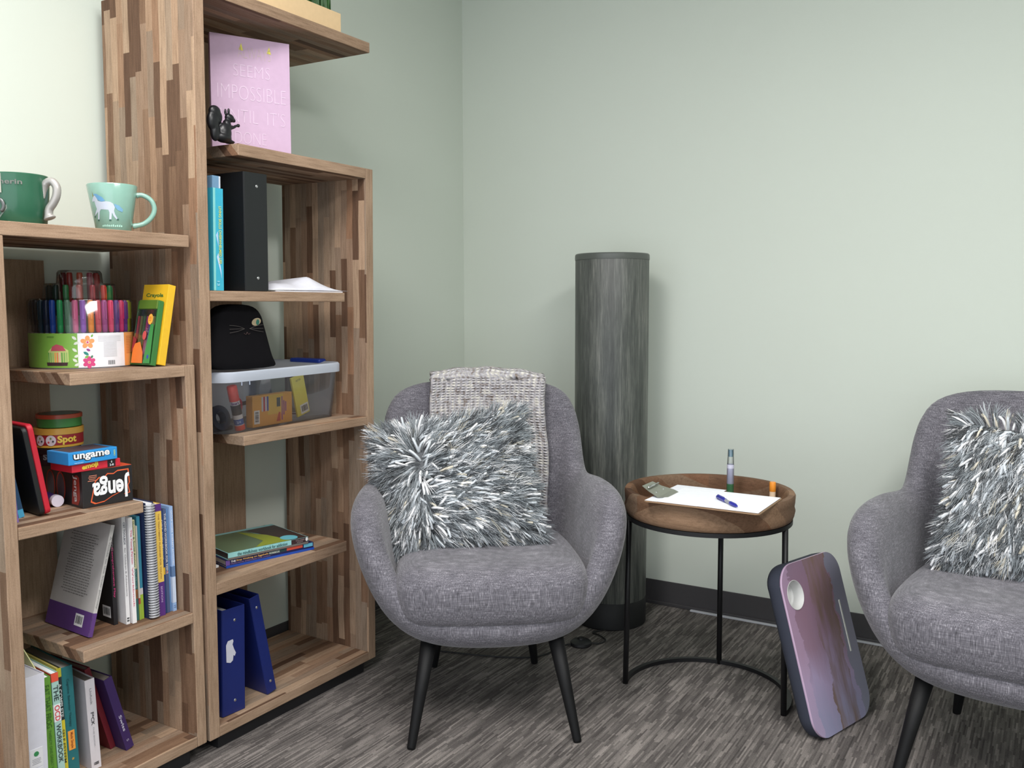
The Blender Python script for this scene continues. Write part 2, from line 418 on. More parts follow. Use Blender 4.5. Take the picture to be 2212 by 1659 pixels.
case('low_bookcase', 'shorter reclaimed wood block bookcase with staggered shelves and mugs on top', Matrix(), (.19, -1.97, .0387),
     (-2.216, -2.1867), (-1.7552, -1.7261),
     [(1.3075, 1.337, -2.216, -1.7303), (.9905, 1.0179, -2.0574, -1.7552), (.6755, .7025, -2.1867, -1.8865),
      (.3645, .392, -2.0545, -1.7552), (.0387, .067, -2.1867, -1.7552)],
     -1.905, None, .022, .3695, 1.3075, 1.0179, .0387, 0)

# ------------------------------------------------------------------ books
def book(name, label, M, t_, h, d, cov, pages=PAGE, bands=(), txt=(), group='books', c=.0016, cat='book', extra=None):
    o = thing(name, label, cat, M, group)
    boxes('cover', [((-c, 0, 0), (0, t_, h)), ((-d, 0, 0), (-c, c, h)), ((-d, t_-c, 0), (-c, t_, h))], cov, o)
    box('page_block', (-d+.004, c, .003), (-c, t_-c, h-.003), pages, o)
    for z0, z1, m in bands:
        boxes('cover_band', [((-c, 0, z0), (.0005, t_, z1)), ((-d, -.0004, z0), (-c, 0, z1))], m, o)
    for s, zc, ln, wd, m in txt:
        text(o, s, (.0006, t_/2, zc), (0, 0, -1), (0, 1, 0), ln, wd, m, 'spine_lettering')
    if extra: extra(o)
    return o
def barcode(parent, c, right, upv, w, h, name='barcode'):
    parent = host(parent)
    right = Vector(right).normalized(); upv = Vector(upv).normalized(); nr = right.cross(upv); c = Vector(c)
    def quad(a0, a1, b0, b1, e): return [c+right*a+upv*b+nr*e for a, b in ((a0, b0), (a1, b0), (a1, b1), (a0, b1))]
    mk('barcode_label', quad(-w/2, w/2, -h/2, h/2, .0004), [(0, 1, 2, 3)], WHITE, parent)
    vs = []; fs = []; rr = random.Random(3); x = -w*.38
    while x < w*.38:
        ww = rr.choice((.02, .03, .05))*w
        k = len(vs); vs += quad(x, x+ww, -h*.3, h*.34, .0008); fs.append((k, k+1, k+2, k+3)); x += ww+rr.choice((.02, .03, .04))*w
    mk('barcode_bars', vs, fs, P((60, 60, 62)), parent)

def lines(parent, c, right, upv, w, h, n, mat, name='fine_print'):
    parent = host(parent)
    right = Vector(right).normalized(); upv = Vector(upv).normalized(); nr = right.cross(upv); c = Vector(c)
    vs = []; fs = []; rr = random.Random(5)
    for i in range(n):
        b0 = h/2-h*i/n; b1 = b0-h/n*.35; wl = w*rr.uniform(.75, 1)
        x = -wl/2
        while x < wl/2:
            ww = min(rr.uniform(.04, .12)*w, wl/2-x); k = len(vs)
            vs += [c+right*a+upv*b+nr*.0005 for a, b in ((x, b1), (x+ww, b1), (x+ww, b0), (x, b0))]; fs.append((k, k+1, k+2, k+3)); x += ww+.015*w
    return mk(name, vs, fs, mat, parent)
G4 = 'books on the wide middle shelf of the low bookcase'
z4 = .3922
NAV = P((58, 36, 92)); PUR = P((92, 58, 124))
# leaning book with purple foot
def ex(o):
    lines(o, (-.095, -.0003, .155), (1, 0, 0), (0, 0, 1), .12, .15, 24, P((128, 124, 122)))
    barcode(o, (-.05, -.0006, .03), (1, 0, 0), (0, 0, 1), .035, .028)
book('book', 'white paperback with purple foot, leaning at the left end of its row', T(.306, -2.0, z4+.0027) @ RZ(-3) @ RX(-15), .0095, .262, .19,
     P((196, 192, 190)), bands=[(0, .055, PUR)], txt=[('A Guide to the Inner Journey', .15, .17, .0055, P((150, 150, 150)))], group=G4, extra=ex)
def ex(o): barcode(o, (-.028, -.0003, .03), (1, 0, 0), (0, 0, 1), .035, .028)
book('book', 'black paperback with pink spine title beside the leaning white one', T(.279, -1.915, z4) @ RZ(-4) @ RX(1), .0105, .232, .178, P((28, 26, 30)),
     txt=[('Comprehensive Play', .13, .125, .006, P((196, 60, 120))), ('EDITION', .205, .04, .005, P((150, 140, 145)))], group=G4, extra=ex)
book('book', 'plain white paperback with coloured block title next to black book', T(.301, -1.8965, z4) @ RZ(-6) @ RX(.5), .0095, .266, .20, P((226, 224, 226)),
     txt=[('CBT TOOLBOX', .225, .055, .005, P((90, 92, 110))), ('for Children & Adolescents', .13, .12, .004, P((160, 156, 160))), ('ii', .012, .010, .006, P((60, 60, 64)))], group=G4)
book('book', 'white paperback with small pink red spine title', T(.308, -1.8840, z4) @ RZ(-5) @ RX(.5), .0105, .262, .20, P((236, 234, 236)),
     txt=[('The Young Person', .19, .085, .006, P((222, 110, 140))), ('Workbook', .09, .10, .004, P((216, 120, 140)))], group=G4)
book('book', 'cream and teal paperback workbook with orange block low on spine', T(.297, -1.870, z4) @ RZ(-5) @ RX(.5), .0105, .252, .18, P((214, 212, 168)),
     bands=[(0, .13, P((52, 102, 100))), (.055, .078, P((218, 134, 76)))],
     txt=[('Shyness & Social Anxiety', .192, .115, .0062, P((88, 96, 70))), ('Workbook', .105, .05, .0062, P((150, 180, 176)))], group=G4)
book('book', 'thin pale grey workbook next to cream and teal one', T(.300, -1.8590, z4) @ RZ(-5) @ RX(.5), .004, .236, .18, P((196, 190, 178)),
     bands=[(0, .04, P((150, 172, 70))), (.04, .055, P((170, 70, 60)))], group=G4)
book('book', 'turquoise workbook with lime green and red foot beside wire binding', T(.298, -1.8542, z4) @ RZ(-5) @ RX(.5), .0085, .258, .19, P((56, 128, 152)),
     bands=[(0, .062, P((150, 176, 56))), (.062, .078, P((196, 190, 190)))], group=G4)
# spiral bound manual
sp = thing('spiral_notebook', 'thick spiral bound manual with silver wire and dark blue covers', 'notebook', T(.326, -1.8436, z4+.0001) @ RZ(-4) @ RX(.6), G4)
boxes('cover', [((-.215, 0, 0), (-.006, .0012, .292)), ((-.215, .0205, 0), (-.006, .0217, .292))], P((34, 44, 84)), sp)
box('page_block', (-.212, .0015, .003), (-.010, .0202, .289), WHITEB, sp)
vs = []; fs = []
for i in range(44):
    pts = [(-.0035+.0095*math.cos(R(a))-.002, .0108+.0115*math.sin(R(a)), .006+i*.0065+a/360*.0016) for a in range(-150, 151, 25)]
    v, f = tube_data(pts, .0023, 5); k = len(vs); vs += v; fs += [tuple(q+k for q in ff) for ff in f]
mk('wire_coil', vs, fs, P((176, 178, 184), .35, .25), sp, smooth=True)
book('book', 'purple and yellow paperback guide, tallest right of wire binding', T(.321, -1.8175, z4) @ RZ(-4) @ RX(.5), .0165, .284, .20, P((228, 190, 88)),
     bands=[(0, .086, P((84, 44, 120))), (.266, .284, P((84, 44, 120)))], pages=WHITEB,
     txt=[('THE TREATMENT PLANNER FOR YOUTH', .178, .165, .0045, P((160, 120, 60))), ('EDITION', .055, .04, .005, P((186, 160, 200)))], group=G4)
book('book', 'navy blue paperback with yellow square near foot', T(.314, -1.7995, z4) @ RZ(-4) @ RX(.5), .0085, .264, .18, P((40, 64, 118)),
     bands=[(.100, .118, P((214, 172, 56)))], txt=[('DBT Skills Manual', .19, .10, .003, P((200, 204, 224)))], group=G4)
book('book', 'slate grey blue paperback titled in silver capitals', T(.315, -1.7905, z4) @ RZ(-4) @ RX(.5), .0085, .266, .18, P((74, 88, 124)),
     txt=[('THE ADHD WORKBOOK FOR TEENS', .178, .155, .0052, P((206, 206, 214))), ('*', .105, .006, .006, P((190, 60, 60)))], group=G4)
book('book', 'plain sky blue thin paperback between two blue ones', T(.311, -1.7815, z4) @ RZ(-4) @ RX(.5), .0065, .264, .19, P((94, 136, 184)), group=G4)
book('book', 'light blue paperback with white blocks at right end of row', T(.318, -1.7745, z4) @ RZ(-4) @ RX(.4), .0095, .270, .125, P((150, 180, 222)), pages=WHITEB,
     bands=[(.090, .116, P((92, 120, 160))), (.022, .088, P((200, 212, 232)))],
     txt=[('GROUP WORK THERAPY ACTIVITIES', .19, .14, .004, P((226, 232, 244))), ('11', .012, .006, .006, P((30, 70, 130)))], group=G4)

G5 = 'books on the bottom shelf of the low bookcase'
z5 = .0672
def ex(o):
    box('sticker', (.0000, .008, .085), (.0006, .036, .128), P((226, 226, 232)), o)
    lathe('sticker_seal', [(0, .0004), (.0055, .0004), (.0055, 0), (0, 0)], P((56, 140, 84)), o, n=20).matrix_local = T(.0006, .022, .116) @ RY(90)
    box('sticker', (.0000, .008, .052), (.0006, .036, .083), P((222, 222, 228)), o)
    lines(o, (.0004, .022, .098), (0, 1, 0), (0, 0, 1), .02, .014, 4, P((150, 150, 158)))
    box('sticker', (.0000, .008, .012), (.0006, .038, .048), P((236, 236, 240)), o)
    text(o, 'Q', (.0004, .018, .035), (0, 1, 0), (0, 0, 1), .013, .013, P((40, 40, 44)))
    text(o, '\\', (.0004, .030, .034), (0, 1, 0), (0, 0, 1), .008, .012, P((190, 40, 60)))
book('ring_binder', 'white ring binder with green seal sticker on its spine', T(.325, -2.1700, z5+.0004) @ RZ(-3) @ RX(-.3), .0465, .292, .21, P((214, 214, 226), .4),
     pages=P((190, 190, 196)), group=G5, c=.002, cat='binder', extra=ex)
book('book', 'apple green paperback beside white ring binder', T(.302, -2.1070, z5) @ RZ(-6) @ RX(1.6), .0200, .268, .2, P((96, 148, 52)), pages=WHITEB,
     txt=[('EAT THAT FROG', .20, .10, .012, P((54, 100, 34))), ('TWENTY ONE GREAT WAYS', .09, .11, .006, P((66, 112, 40)))], group=G5)
book('book', 'pale aqua paperback titled The OCD Workbook with red top', T(.304, -2.0850, z5) @ RZ(-6) @ RX(1.6), .0155, .272, .2, P((164, 200, 192)), pages=WHITEB,
     bands=[(.252, .272, P((222, 84, 62))), (.158, .198, P((226, 230, 230)))],
     txt=[('THE', .225, .036, .0105, P((50, 62, 64))), ('OCD', .178, .036, .0115, P((206, 44, 58))), ('WORKBOOK', .106, .092, .0105, P((50, 62, 64))), ('II', .035, .010, .010, P((120, 140, 140)))], group=G5)
book('book', 'thin black and yellow paperback behind pale aqua workbook', T(.296, -2.0680, z5) @ RZ(-6) @ RX(1.6), .0110, .276, .18, P((36, 44, 46)), pages=P((190, 176, 96)),
     bands=[(0, .152, P((206, 190, 48))), (.255, .276, P((176, 168, 48)))],
     txt=[('A COMPLETE', .20, .08, .007, P((200, 206, 206))), ('SELF ESTEEM', .09, .08, .006, P((70, 70, 40)))], group=G5)
def ex(o):
    box('cover_band', (0, .006, .072), (.0008, .021, .118), P((236, 158, 66)), o)
    text(o, 'Made Simple', (.0009, .0135, .095), (0, 0, -1), (0, 1, 0), .038, .008, P((150, 74, 40)), 'spine_lettering')
book('book', 'deep teal paperback with orange tab near foot', T(.292, -2.0555, z5) @ RZ(-6) @ RX(1.6), .027, .272, .2, P((36, 108, 114)), pages=P((150, 146, 140)),
     txt=[('Cognitive', .225, .035, .007, P((20, 70, 76))), ('Behavior Therapy', .165, .075, .007, P((20, 70, 76))), ('*', .05, .006, .006, P((214, 170, 70)))], group=G5, extra=ex)
book('book', 'white paperback with sketchy grey title and two black marks', T(.294, -1.9985, z5) @ RZ(-5) @ RX(2.2), .0235, .222, .18, P((216, 210, 216)), pages=P((136, 128, 120)),
     txt=[('Unfuck', .18, .04, .005, P((150, 148, 154))), ('F*CK', .125, .032, .008, P((60, 60, 66))), ('THE BOOK', .08, .05, .003, P((170, 168, 174))), ('"', .014, .006, .012, P((50, 50, 54)))], group=G5)
book('book', 'dark red paperback leaning under purple one', T(.240, -1.912, z5) @ RX(15), .014, .232, .16, P((118, 30, 44)), pages=P((150, 140, 132)), group=G5)
book('book', 'dark purple paperback leaning back on red one', T(.280, -1.8965, z5) @ RX(15), .022, .205, .17, P((58, 36, 92)), pages=P((160, 150, 140)),
     txt=[('Swiss', .075, .045, .0075, P((206, 200, 220))), ('5', .025, .006, .006, P((170, 160, 190)))], group=G5)
fo = prism('folder', [(0, 0), (-.24, 0), (-.24, .335), (-.06, .325), (0, .285)], 0, .002, P((206, 206, 150)), None, RX(90))
tag(fo, 'pale yellow paper folder standing between white ring binder and green book', 'folder', None, T(.298, -2.1185, z5+.0006) @ RZ(-4))

# ------------------------------------------------------------------ games shelf (low bookcase)
z3 = .7027
def slab(name, label, M, w, d, h, mat, group=None, cat='game box', bevel=.0015):
    o = thing(name, label, cat, M, group); box('box', (-d, 0, 0), (0, w, h), mat, o, bevel); return o
GG = 'boxed games on the games shelf'
jg = slab('game_box', 'black block tower game box with upside down white lettering', T(.334, -1.889, z3) @ RZ(180-6.2) @ T(0, 0, 0), .121, -.262, .0855, P((36, 34, 36), .4), GG)
# the long box runs back toward the wall: re-make with plain axes
for c in list(jg.children): bpy.data.objects.remove(c)
jg.matrix_world = T(.322, -2.0095, z3) @ RZ(-6.2)
box('box', (-.262, 0, 0), (0, .121, .0855), P((36, 34, 36), .4), jg, .001)
box('lid_top', (-.261, .001, .0855), (-.001, .120, .0862), P((214, 84, 52), .4), jg)
OR = P((222, 96, 52)); 
oc = [(.018, .012), (.030, .060), (.040, .068), (.052, .066), (.060, .074), (.075, .072), (.085, .078), (.112, .078), (.114, .045), (.110, .038), (.114, .020), (.100, .018), (.094, .026), (.07, .018), (.05, .008), (.028, .006)]
MF = Matrix(((0, 0, 1, 0), (1, 0, 0, 0), (0, 1, 0, 0), (0, 0, 0, 1)))
prism('logo_outline', oc, .0002, .0008, OR, jg, MF)
prism('logo_panel', [((x-.067)*.94+.067, (y-.043)*.92+.043) for x, y in oc], .0008, .0012, P((22, 20, 22)), jg, MF)
text(jg, 'Jenga', (.0014, .068, .0405), (0, -1, 0), (0, 0, -1), .090, .058, WHITE, 'lettering', bold=.03)
lines(jg, (.0006, .024, .066), (0, 1, 0), (0, .2, 1), .02, .016, 4, P((238, 150, 120)))
# left side
prism('side_flame', [(-.05, .006), (-.02, .006), (-.012, .02), (-.012, .07), (-.022, .076), (-.04, .07)], .0002, .0006, P((150, 52, 40)), jg, Matrix(((1, 0, 0, 0), (0, 0, -1, 0), (0, 1, 0, 0), (0, 0, 0, 1))))
text(jg, 'Jenga', (-.029, -.0012, .043), (0, 0, -1), (1, 0, 0), .062, .020, P((206, 204, 204)), 'lettering', bold=.015)
for k, x in enumerate((-.10, -.15)):
    vs_ = [(x+.022*math.cos(R(a)), -.0004, .04+.036*math.sin(R(a))) for a in range(0, 360, 20)]+[(x+.018*math.cos(R(a)), -.0004, .04+.032*math.sin(R(a))) for a in range(0, 360, 20)]
    mk('side_arch', vs_, [(i, (i+1) % 18, 18+(i+1) % 18, 18+i) for i in range(18)], P((176, 66, 46)), jg)
    mk('side_picture', [(x+.0175*math.cos(R(a)), -.0005, .04+.0315*math.sin(R(a))) for a in range(0, 360, 20)], [tuple(range(18))], P((88, 88, 94)), jg)
em = slab('game_box', 'red card game box with yellow bubble lettering on black box', T(.326, -2.0345, z3+.0866) @ RZ(-2), .119, .088, .0185, P((206, 44, 62), .35), GG)
text(em, 'emoji', (.0004, .043, .010), (0, 1, .12), (0, -.12, 1), .040, .014, P((232, 200, 70)), bold=.05)
box('corner_panel', (-.0003, .086, .001), (.0004, .106, .0178), P((34, 26, 30)), em)
text(em, '2-8', (.0005, .096, .006), (0, 1, 0), (0, 0, 1), .010, .005, WHITE)
text(em, '8', (.0005, .096, .013), (0, 1, 0), (0, 0, 1), .003, .005, WHITE)
un = slab('game_box', 'bright blue card game box on top of the red one', T(.333, -2.046, z3+.1056) @ RZ(-1), .120, .085, .0285, P((46, 142, 210), .35), GG)
box('lid_picture', (-.078, .010, .0285), (-.010, .108, .0289), P((84, 70, 78)), un)
text(un, 'ungame', (.0002, .056, .0155), (0, 1, 0), (0, 0, 1), .092, .019, P((24, 24, 30)), bold=.10)
text(un, 'ungame', (.0006, .056, .0158), (0, 1, 0), (0, 0, 1), .088, .0165, WHITE, bold=.03)
text(un, 'CARDS', (.0006, .112, .015), (0, 0, 1), (0, -1, 0), .014, .004, P((206, 220, 110)))
text(un, 'THE POCKET', (.0006, .024, .0035), (0, 1, 0), (0, 0, 1), .022, .0025, P((190, 220, 240)))
GT = 'round tins stacked on the long game box'
def tin(label, M, r, h, body, lidc, band=None):
    o = thing('round_tin', label, 'tin', M, GT)
    lathe('body', [(0, 0), (r-.002, 0), (r-.001, .001), (r-.001, h*.7), (0, h*.7)], body, o)
    lathe('lid', [(0, h*.68), (r+.001, h*.68), (r+.001, h-.001), (r, h), (r-.003, h), (r-.004, h-.0015), (0, h-.0015)], lidc, o)
    if band: lathe('paper_band', [(r-.0009, h*.14), (r-.0004, h*.14), (r-.0004, h*.66), (r-.0009, h*.66)], band, o)
    return o
def cyl_text(o, s, ang, z, r, ln, ht, mat, bold=.04):
    text(o, s, (0, 0, 0), (1, 0, 0), (0, 0, 1), ln, ht, mat, wrap=lambda a, b: Vector((r*math.cos(R(ang)+a/r), r*math.sin(R(ang)+a/r), z+b)), bold=bold)
jt = z3+.0866
tx, ty = .165, -1.963
t1 = tin('black round tin at the bottom of the stack of tins', T(tx, ty-.006, jt), .0515, .042, P((22, 22, 24), .3), P((20, 20, 22), .25))
cyl_text(t1, 'Spot', -45, .020, .0512, .040, .018, P((96, 96, 100)))
t2 = tin('yellow and red round tin with picture circles, middle of stack', T(tx, ty, jt+.0425), .054, .046, P((214, 168, 66), .35), P((198, 152, 66), .35), P((148, 34, 44), .4))
cyl_text(t2, 'Spot', -12, .018, .0545, .044, .022, P((232, 200, 80)))
for a in (-78, -50):
    vs_ = [((.0546)*math.cos(R(a)+.0115*math.cos(q)/.054), .0546*math.sin(R(a)+.0115*math.cos(q)/.054), .018+.0125*math.sin(q)) for q in [R(x) for x in range(0, 360, 20)]]
    mk('picture_disc', vs_, [tuple(range(18))], P((206, 196, 204)), t2)
    for q, c in enumerate(((190, 70, 80), (110, 140, 60), (60, 60, 70))):
        aa = R(a)+(-.09+.09*q); zz = .018+(-.004, .005, -.002)[q]
        mk('picture_dot', [((.0549)*math.cos(aa+.0022*math.cos(k)/.054), .0549*math.sin(aa+.0022*math.cos(k)/.054), zz+.0026*math.sin(k)) for k in [R(x) for x in range(0, 360, 45)]], [tuple(range(8))], P(c), t2)
t3 = tin('green and orange red round tin on top of the stack', T(tx, ty+.003, jt+.089), .0495, .031, P((66, 132, 66), .4), P((176, 76, 52), .35))
for o_ in (t3,):
    lathe('lid_disc', [(0, .0312), (.044, .0312), (.044, .0306), (0, .0306)], P((44, 66, 52), .3), o_)
GC = 'flat items leaning in the left corner of the games shelf'
rb = thing('zip_case', 'red and black case leaning left, tallest by the side panel', 'case', T(.316, -2.1055, z3+.001) @ RZ(-7) @ RX(9.0), GC)
prism('red_shell', rrect(.20, .205, .012), 0, .0125, P((190, 30, 50), .5), rb, T(0, .0245, 0) @ RX(90) @ Matrix.Diagonal((-1, 1, 1, 1)), bevel=.003)
prism('black_shell', rrect(.20, .20, .012), 0, .0115, P((22, 24, 26), .5), rb, T(0, .0118, .001) @ RX(90) @ Matrix.Diagonal((-1, 1, 1, 1)), bevel=.003)
book('book', 'teal and navy board book leaning on black and red case', T(.285, -2.136, z3) @ RZ(-7) @ RX(10), .012, .168, .17, P((34, 70, 104)), pages=P((190, 188, 182)), group=GC,
     bands=[(0, .018, P((70, 160, 200)))])
book('book', 'lilac purple booklet at far left of games shelf', T(.322, -2.1655, z3) @ RZ(-3) @ RX(4), .008, .14, .16, P((128, 104, 176)), group=GC)
bt = thing('bottle', 'small white bottle cap showing behind red case', 'bottle', T(.235, -2.022, z3+.0137) @ RZ(-14), None)
lathe('cap', [(0, 0), (.012, 0), (.0135, .002), (.0135, .018), (0, .018)], P((228, 222, 240), .4), bt).matrix_local = RY(90)
lathe('body', [(0, 0), (.0115, 0), (.0115, -.05), (.009, -.055), (0, -.055)], P((70, 44, 120), .4), bt).matrix_local = RY(90)

# ------------------------------------------------------------------ art supplies shelf
z2 = 1.0181
tub = thing('pen_tub', 'clear tiered tub of gel pens with green, white and orange label', 'pen tub', T(.167, -1.893, z2))
rt_ = .1165
lathe('lower_wall', [(rt_-.0015, .0), (rt_, .0), (rt_, .158), (rt_-.004, .164), (.083, .165)], CLEAR, tub, 64)
lathe('middle_wall', [(.083, .165), (.081, .185), (.078, .200), (.052, .202)], CLEAR, tub, 64)
lathe('top_wall', [(.052, .202), (.050, .226), (.046, .232), (0, .233)], CLEAR, tub, 64)
lathe('base', [(0, 0), (rt_-.002, 0), (rt_-.002, .004), (0, .004)], P((190, 190, 196), .4), tub, 64)
ca = math.degrees(math.atan2(-3.2122+1.893, 2.2045-.167))     # the side turned to the room
def wrapband(name, a0, a1, r, z0, z1, mat, n=24):
    vs_ = []
    for i in range(n+1):
        a = R(a0+(a1-a0)*i/n); vs_ += [(r*math.cos(a), r*math.sin(a), z0), (r*math.cos(a), r*math.sin(a), z1)]
    return mk(name, vs_, [(2*i, 2*i+2, 2*i+3, 2*i+1) for i in range(n)], mat, tub, smooth=True)
rl = rt_+.0004
wrapband('label', ca-88, ca-5, rl, .003, .083, P((126, 176, 74), .45))
wrapband('label', ca-5, ca+51, rl, .003, .083, P((232, 230, 236), .45))
wrapband('label', ca+51, ca+95, rl, .003, .083, P((224, 150, 84), .45))
def fill(poly, cuts=2):
    b_ = bmesh.new(); b_.faces.new([b_.verts.new((u, v, 0)) for u, v in poly]); bmesh.ops.triangulate(b_, faces=b_.faces)
    for _ in range(cuts): bmesh.ops.subdivide_edges(b_, edges=[e for e in b_.edges if e.calc_length() > 5], cuts=1, use_grid_fill=True)
    bmesh.ops.triangulate(b_, faces=b_.faces); b_.verts.index_update()
    out = [(v.co.x, v.co.y) for v in b_.verts], [tuple(v.index for v in f.verts) for f in b_.faces]; b_.free(); return out
def wp(poly, mat, name, e=.0004, k=rl):
    """flat motif wrapped on the label: (arc mm from the middle, height mm)"""
    r = k+e
    pv, pf = fill(poly)
    return mk(name, [(r*math.cos(R(ca)+u/1000/r), r*math.sin(R(ca)+u/1000/r), v/1000) for u, v in pv], pf, mat, tub)
def petals(cu, cv, n, L, W, mat, a0=90):
    for k in range(n):
        a = R(a0+360*k/n); cx = cu+L*.62*math.cos(a); cy = cv+L*.62*math.sin(a)
        wp([(cx+L*.42*math.cos(q)*math.cos(a)-W*math.sin(q)*math.sin(a), cy+L*.42*math.cos(q)*math.sin(a)+W*math.sin(q)*math.cos(a)) for q in [R(x) for x in range(0, 360, 30)]], mat, 'flower_petal')
def leaf(cu, cv, L, W, ang, mat):
    a = R(ang)
    wp([(cu+x*math.cos(a)-y*math.sin(a), cv+x*math.sin(a)+y*math.cos(a)) for x, y in ((-L, 0), (-L*.4, W), (L*.4, W), (L, 0), (L*.4, -W), (-L*.4, -W))], mat, 'leaf', .0005)
petals(11, 62, 5, 15, 5.2, P((240, 156, 98))); leaf(11, 62, 2.6, 2.2, 0, P((206, 60, 110)))
petals(13, 15, 6, 14, 4.6, P((206, 66, 124))); leaf(13, 15, 2.6, 2.2, 0, P((226, 140, 100)))
leaf(12, 44, 5, 2.6, -30, P((150, 60, 140))); leaf(7, 36, 7, 3, -35, P((30, 130, 120))); leaf(8, 28, 5, 2.6, 30, P((120, 176, 80))); leaf(19, 28, 4, 2.2, 60, P((70, 120, 90))); leaf(21, 77, 4, 2, 60, P((120, 176, 80)))
for k, v in enumerate((72, 60, 44, 30, 20, 10)): leaf(-17+(k % 2)*4, v, 6.5, 3, (-40, 25)[k % 2], P((216, 224, 210)))
CK = lambda pl: [(-83+(x+87)*1.75, 8+(y-6)*1.28) for x, y in pl]
wp(CK([(-85, 8), (-60, 8), (-57, 14), (-57, 34), (-66, 42), (-78, 40), (-84, 32)]), P((196, 206, 130)), 'cake_picture')
wp(CK([(-86, 6), (-59, 6), (-58, 12), (-87, 12)]), P((66, 44, 50)), 'cake_picture', .0006)
for k in range(9): wp(CK([(-84+k*3, 12), (-82.4+k*3, 12), (-82.4+k*3, 30), (-84+k*3, 30)]), P(((90, 160, 80), (120, 180, 90), (150, 190, 110), (236, 160, 80), (236, 120, 90), (230, 190, 180))[k % 6]), 'cake_picture', .0007)
wp(CK([(-80, 33), (-60, 33), (-64, 42), (-72, 45), (-78, 41)]), P((190, 80, 100)), 'cake_picture', .0008)
for v in (76, 74): wp([(-80, v), (-62, v), (-62, v-.9), (-80, v-.9)], P((80, 120, 50)), 'fine_print')
for k, v in enumerate(range(76, 26, -3)):
    hw = 29 if v > 62 else 17
    wp([(63-hw, v), (63+hw, v), (63+hw, v-.8), (63-hw, v-.8)], P((186, 184, 190)), 'fine_print')
for k in range(7): wp([(56+k*2.6, 8), (57.5+k*2.6, 8), (57.5+k*2.6, 18), (56+k*2.6, 18)], P((90, 90, 94)), 'barcode_bars')
for k, v in enumerate(range(74, 30, -4)): wp([(112, v), (140, v), (140, v-1.2), (112, v-1.2)], P((190, 116, 60)), 'fine_print')
PB = P((206, 206, 210), .3)
def pen(cx, cy, z, col, h=.150, rot=0, seen='gel pen'):
    o = thing('gel_pen', seen, 'pen', T(cx, cy, z) @ RZ(rot), 'gel pens standing in the clear tub')
    m = P(col, .35)
    lathe('barrel', [(0, 0), (.0015, 0), (.0042, .012), (.0042, h-.045), (0, h-.045)], PB, o, 12)
    lathe('grip', [(.0052, .080), (.0066, .084), (.0066, h-.028), (.0052, h-.026)], m, o, 12)
    lathe('cap', [(.0055, h-.06), (.0068, h-.058), (.0068, h-.004), (.0055, h), (0, h)], m if sum(col) > 250 else P(col, .3), o, 12)
    box('clip', (.0062, -.0018, h-.045), (.0088, .0018, h-.004), m, o, .0005)
cols = {-80: (40, 48, 66), -66: (30, 40, 60), -54: (36, 74, 96), -44: (34, 52, 80), -35: (34, 82, 180), -25: (44, 160, 92), -16: (96, 136, 110), -7: (206, 84, 130),
        2: (150, 96, 190), 11: (244, 150, 60), 20: (214, 96, 110), 28: (176, 90, 150), 37: (246, 70, 120), 46: (110, 64, 150), 55: (240, 60, 130), 65: (124, 60, 160), 75: (206, 220, 66), 86: (180, 180, 60)}
names = {(40, 48, 66): 'slate', (30, 40, 60): 'midnight', (36, 74, 96): 'petrol blue', (34, 52, 80): 'navy', (34, 82, 180): 'royal blue', (44, 160, 92): 'bright green', (96, 136, 110): 'dull green',
         (206, 84, 130): 'rose pink', (150, 96, 190): 'violet', (244, 150, 60): 'orange', (214, 96, 110): 'coral', (176, 90, 150): 'mauve', (246, 70, 120): 'hot pink', (110, 64, 150): 'dark violet', (240, 60, 130): 'magenta pink', (124, 60, 160): 'purple', (206, 220, 66): 'lime yellow', (180, 180, 60): 'olive yellow'}
for a, c in cols.items():
    q = R(ca+a); pen(.105*math.cos(q), .105*math.sin(q), 0, c, .156, ca+a, names[c]+' gel pen in the front ring of the clear tub')
for a, c, nm in ((-70, (40, 76, 80), 'dark teal'), (-48, (30, 60, 50), 'bottle green'), (-26, (50, 120, 70), 'leaf green'), (-2, (180, 90, 80), 'brick'), (22, (170, 60, 70), 'wine red'), (46, (226, 66, 54), 'scarlet'), (64, (50, 150, 90), 'emerald'), (82, (120, 70, 70), 'brown')):
    q = R(ca+a); pen(.070*math.cos(q), .070*math.sin(q), .040, c, .152, ca+a, nm+' gel pen in the middle ring of the clear tub')
for a, c, nm in ((-70, (110, 40, 44), 'maroon'), (-35, (150, 50, 44), 'rust'), (0, (176, 84, 60), 'copper'), (35, (140, 60, 76), 'plum'), (70, (160, 50, 54), 'crimson')):
    q = R(ca+a); pen(.038*math.cos(q), .038*math.sin(q), .072, c, .150, ca+a, nm+' gel pen in the top ring of the clear tub')
for o in [x for x in COL.objects if x.name.startswith('gel_pen')]:
    o.matrix_world = T(.167, -1.893, z2+.0042) @ o.matrix_world
# crayon packs
cb = thing('crayon_box', 'yellow marker box leaning behind the green crayon pack', 'crayon box', T(.350, -1.8165, z2+.0048) @ RZ(2) @ RX(-11.5))
box('box', (-.09, 0, 0), (0, .021, .198), P((232, 184, 44), .4), cb, .0008)
text(cb, 'Crayola', (-.045, -.0004, .170), (1, 0, 0), (0, 0, 1), .062, .012, P((70, 110, 50)), bold=.03)
for k, c in enumerate(((90, 50, 60), (210, 190, 150), (40, 110, 90), (200, 50, 50), (190, 60, 60), (70, 80, 180))):
    box('picture_patch', (-.076+k*.0105, -.0005, .136), (-.067+k*.0105, .0, .156), P(c), cb)
gp = thing('crayon_pack', 'green twist crayon pack with clear window and orange sticker', 'crayon pack', T(.346, -1.8365, z2+.0044) @ RZ(2) @ RX(-11.5) @ T(0, -.0018, 0) @ Matrix.Diagonal((.66, 1, 1, 1)))
box('back_card', (-.115, .004, 0), (0, .018, .158), P((56, 116, 56), .45), gp, .001)
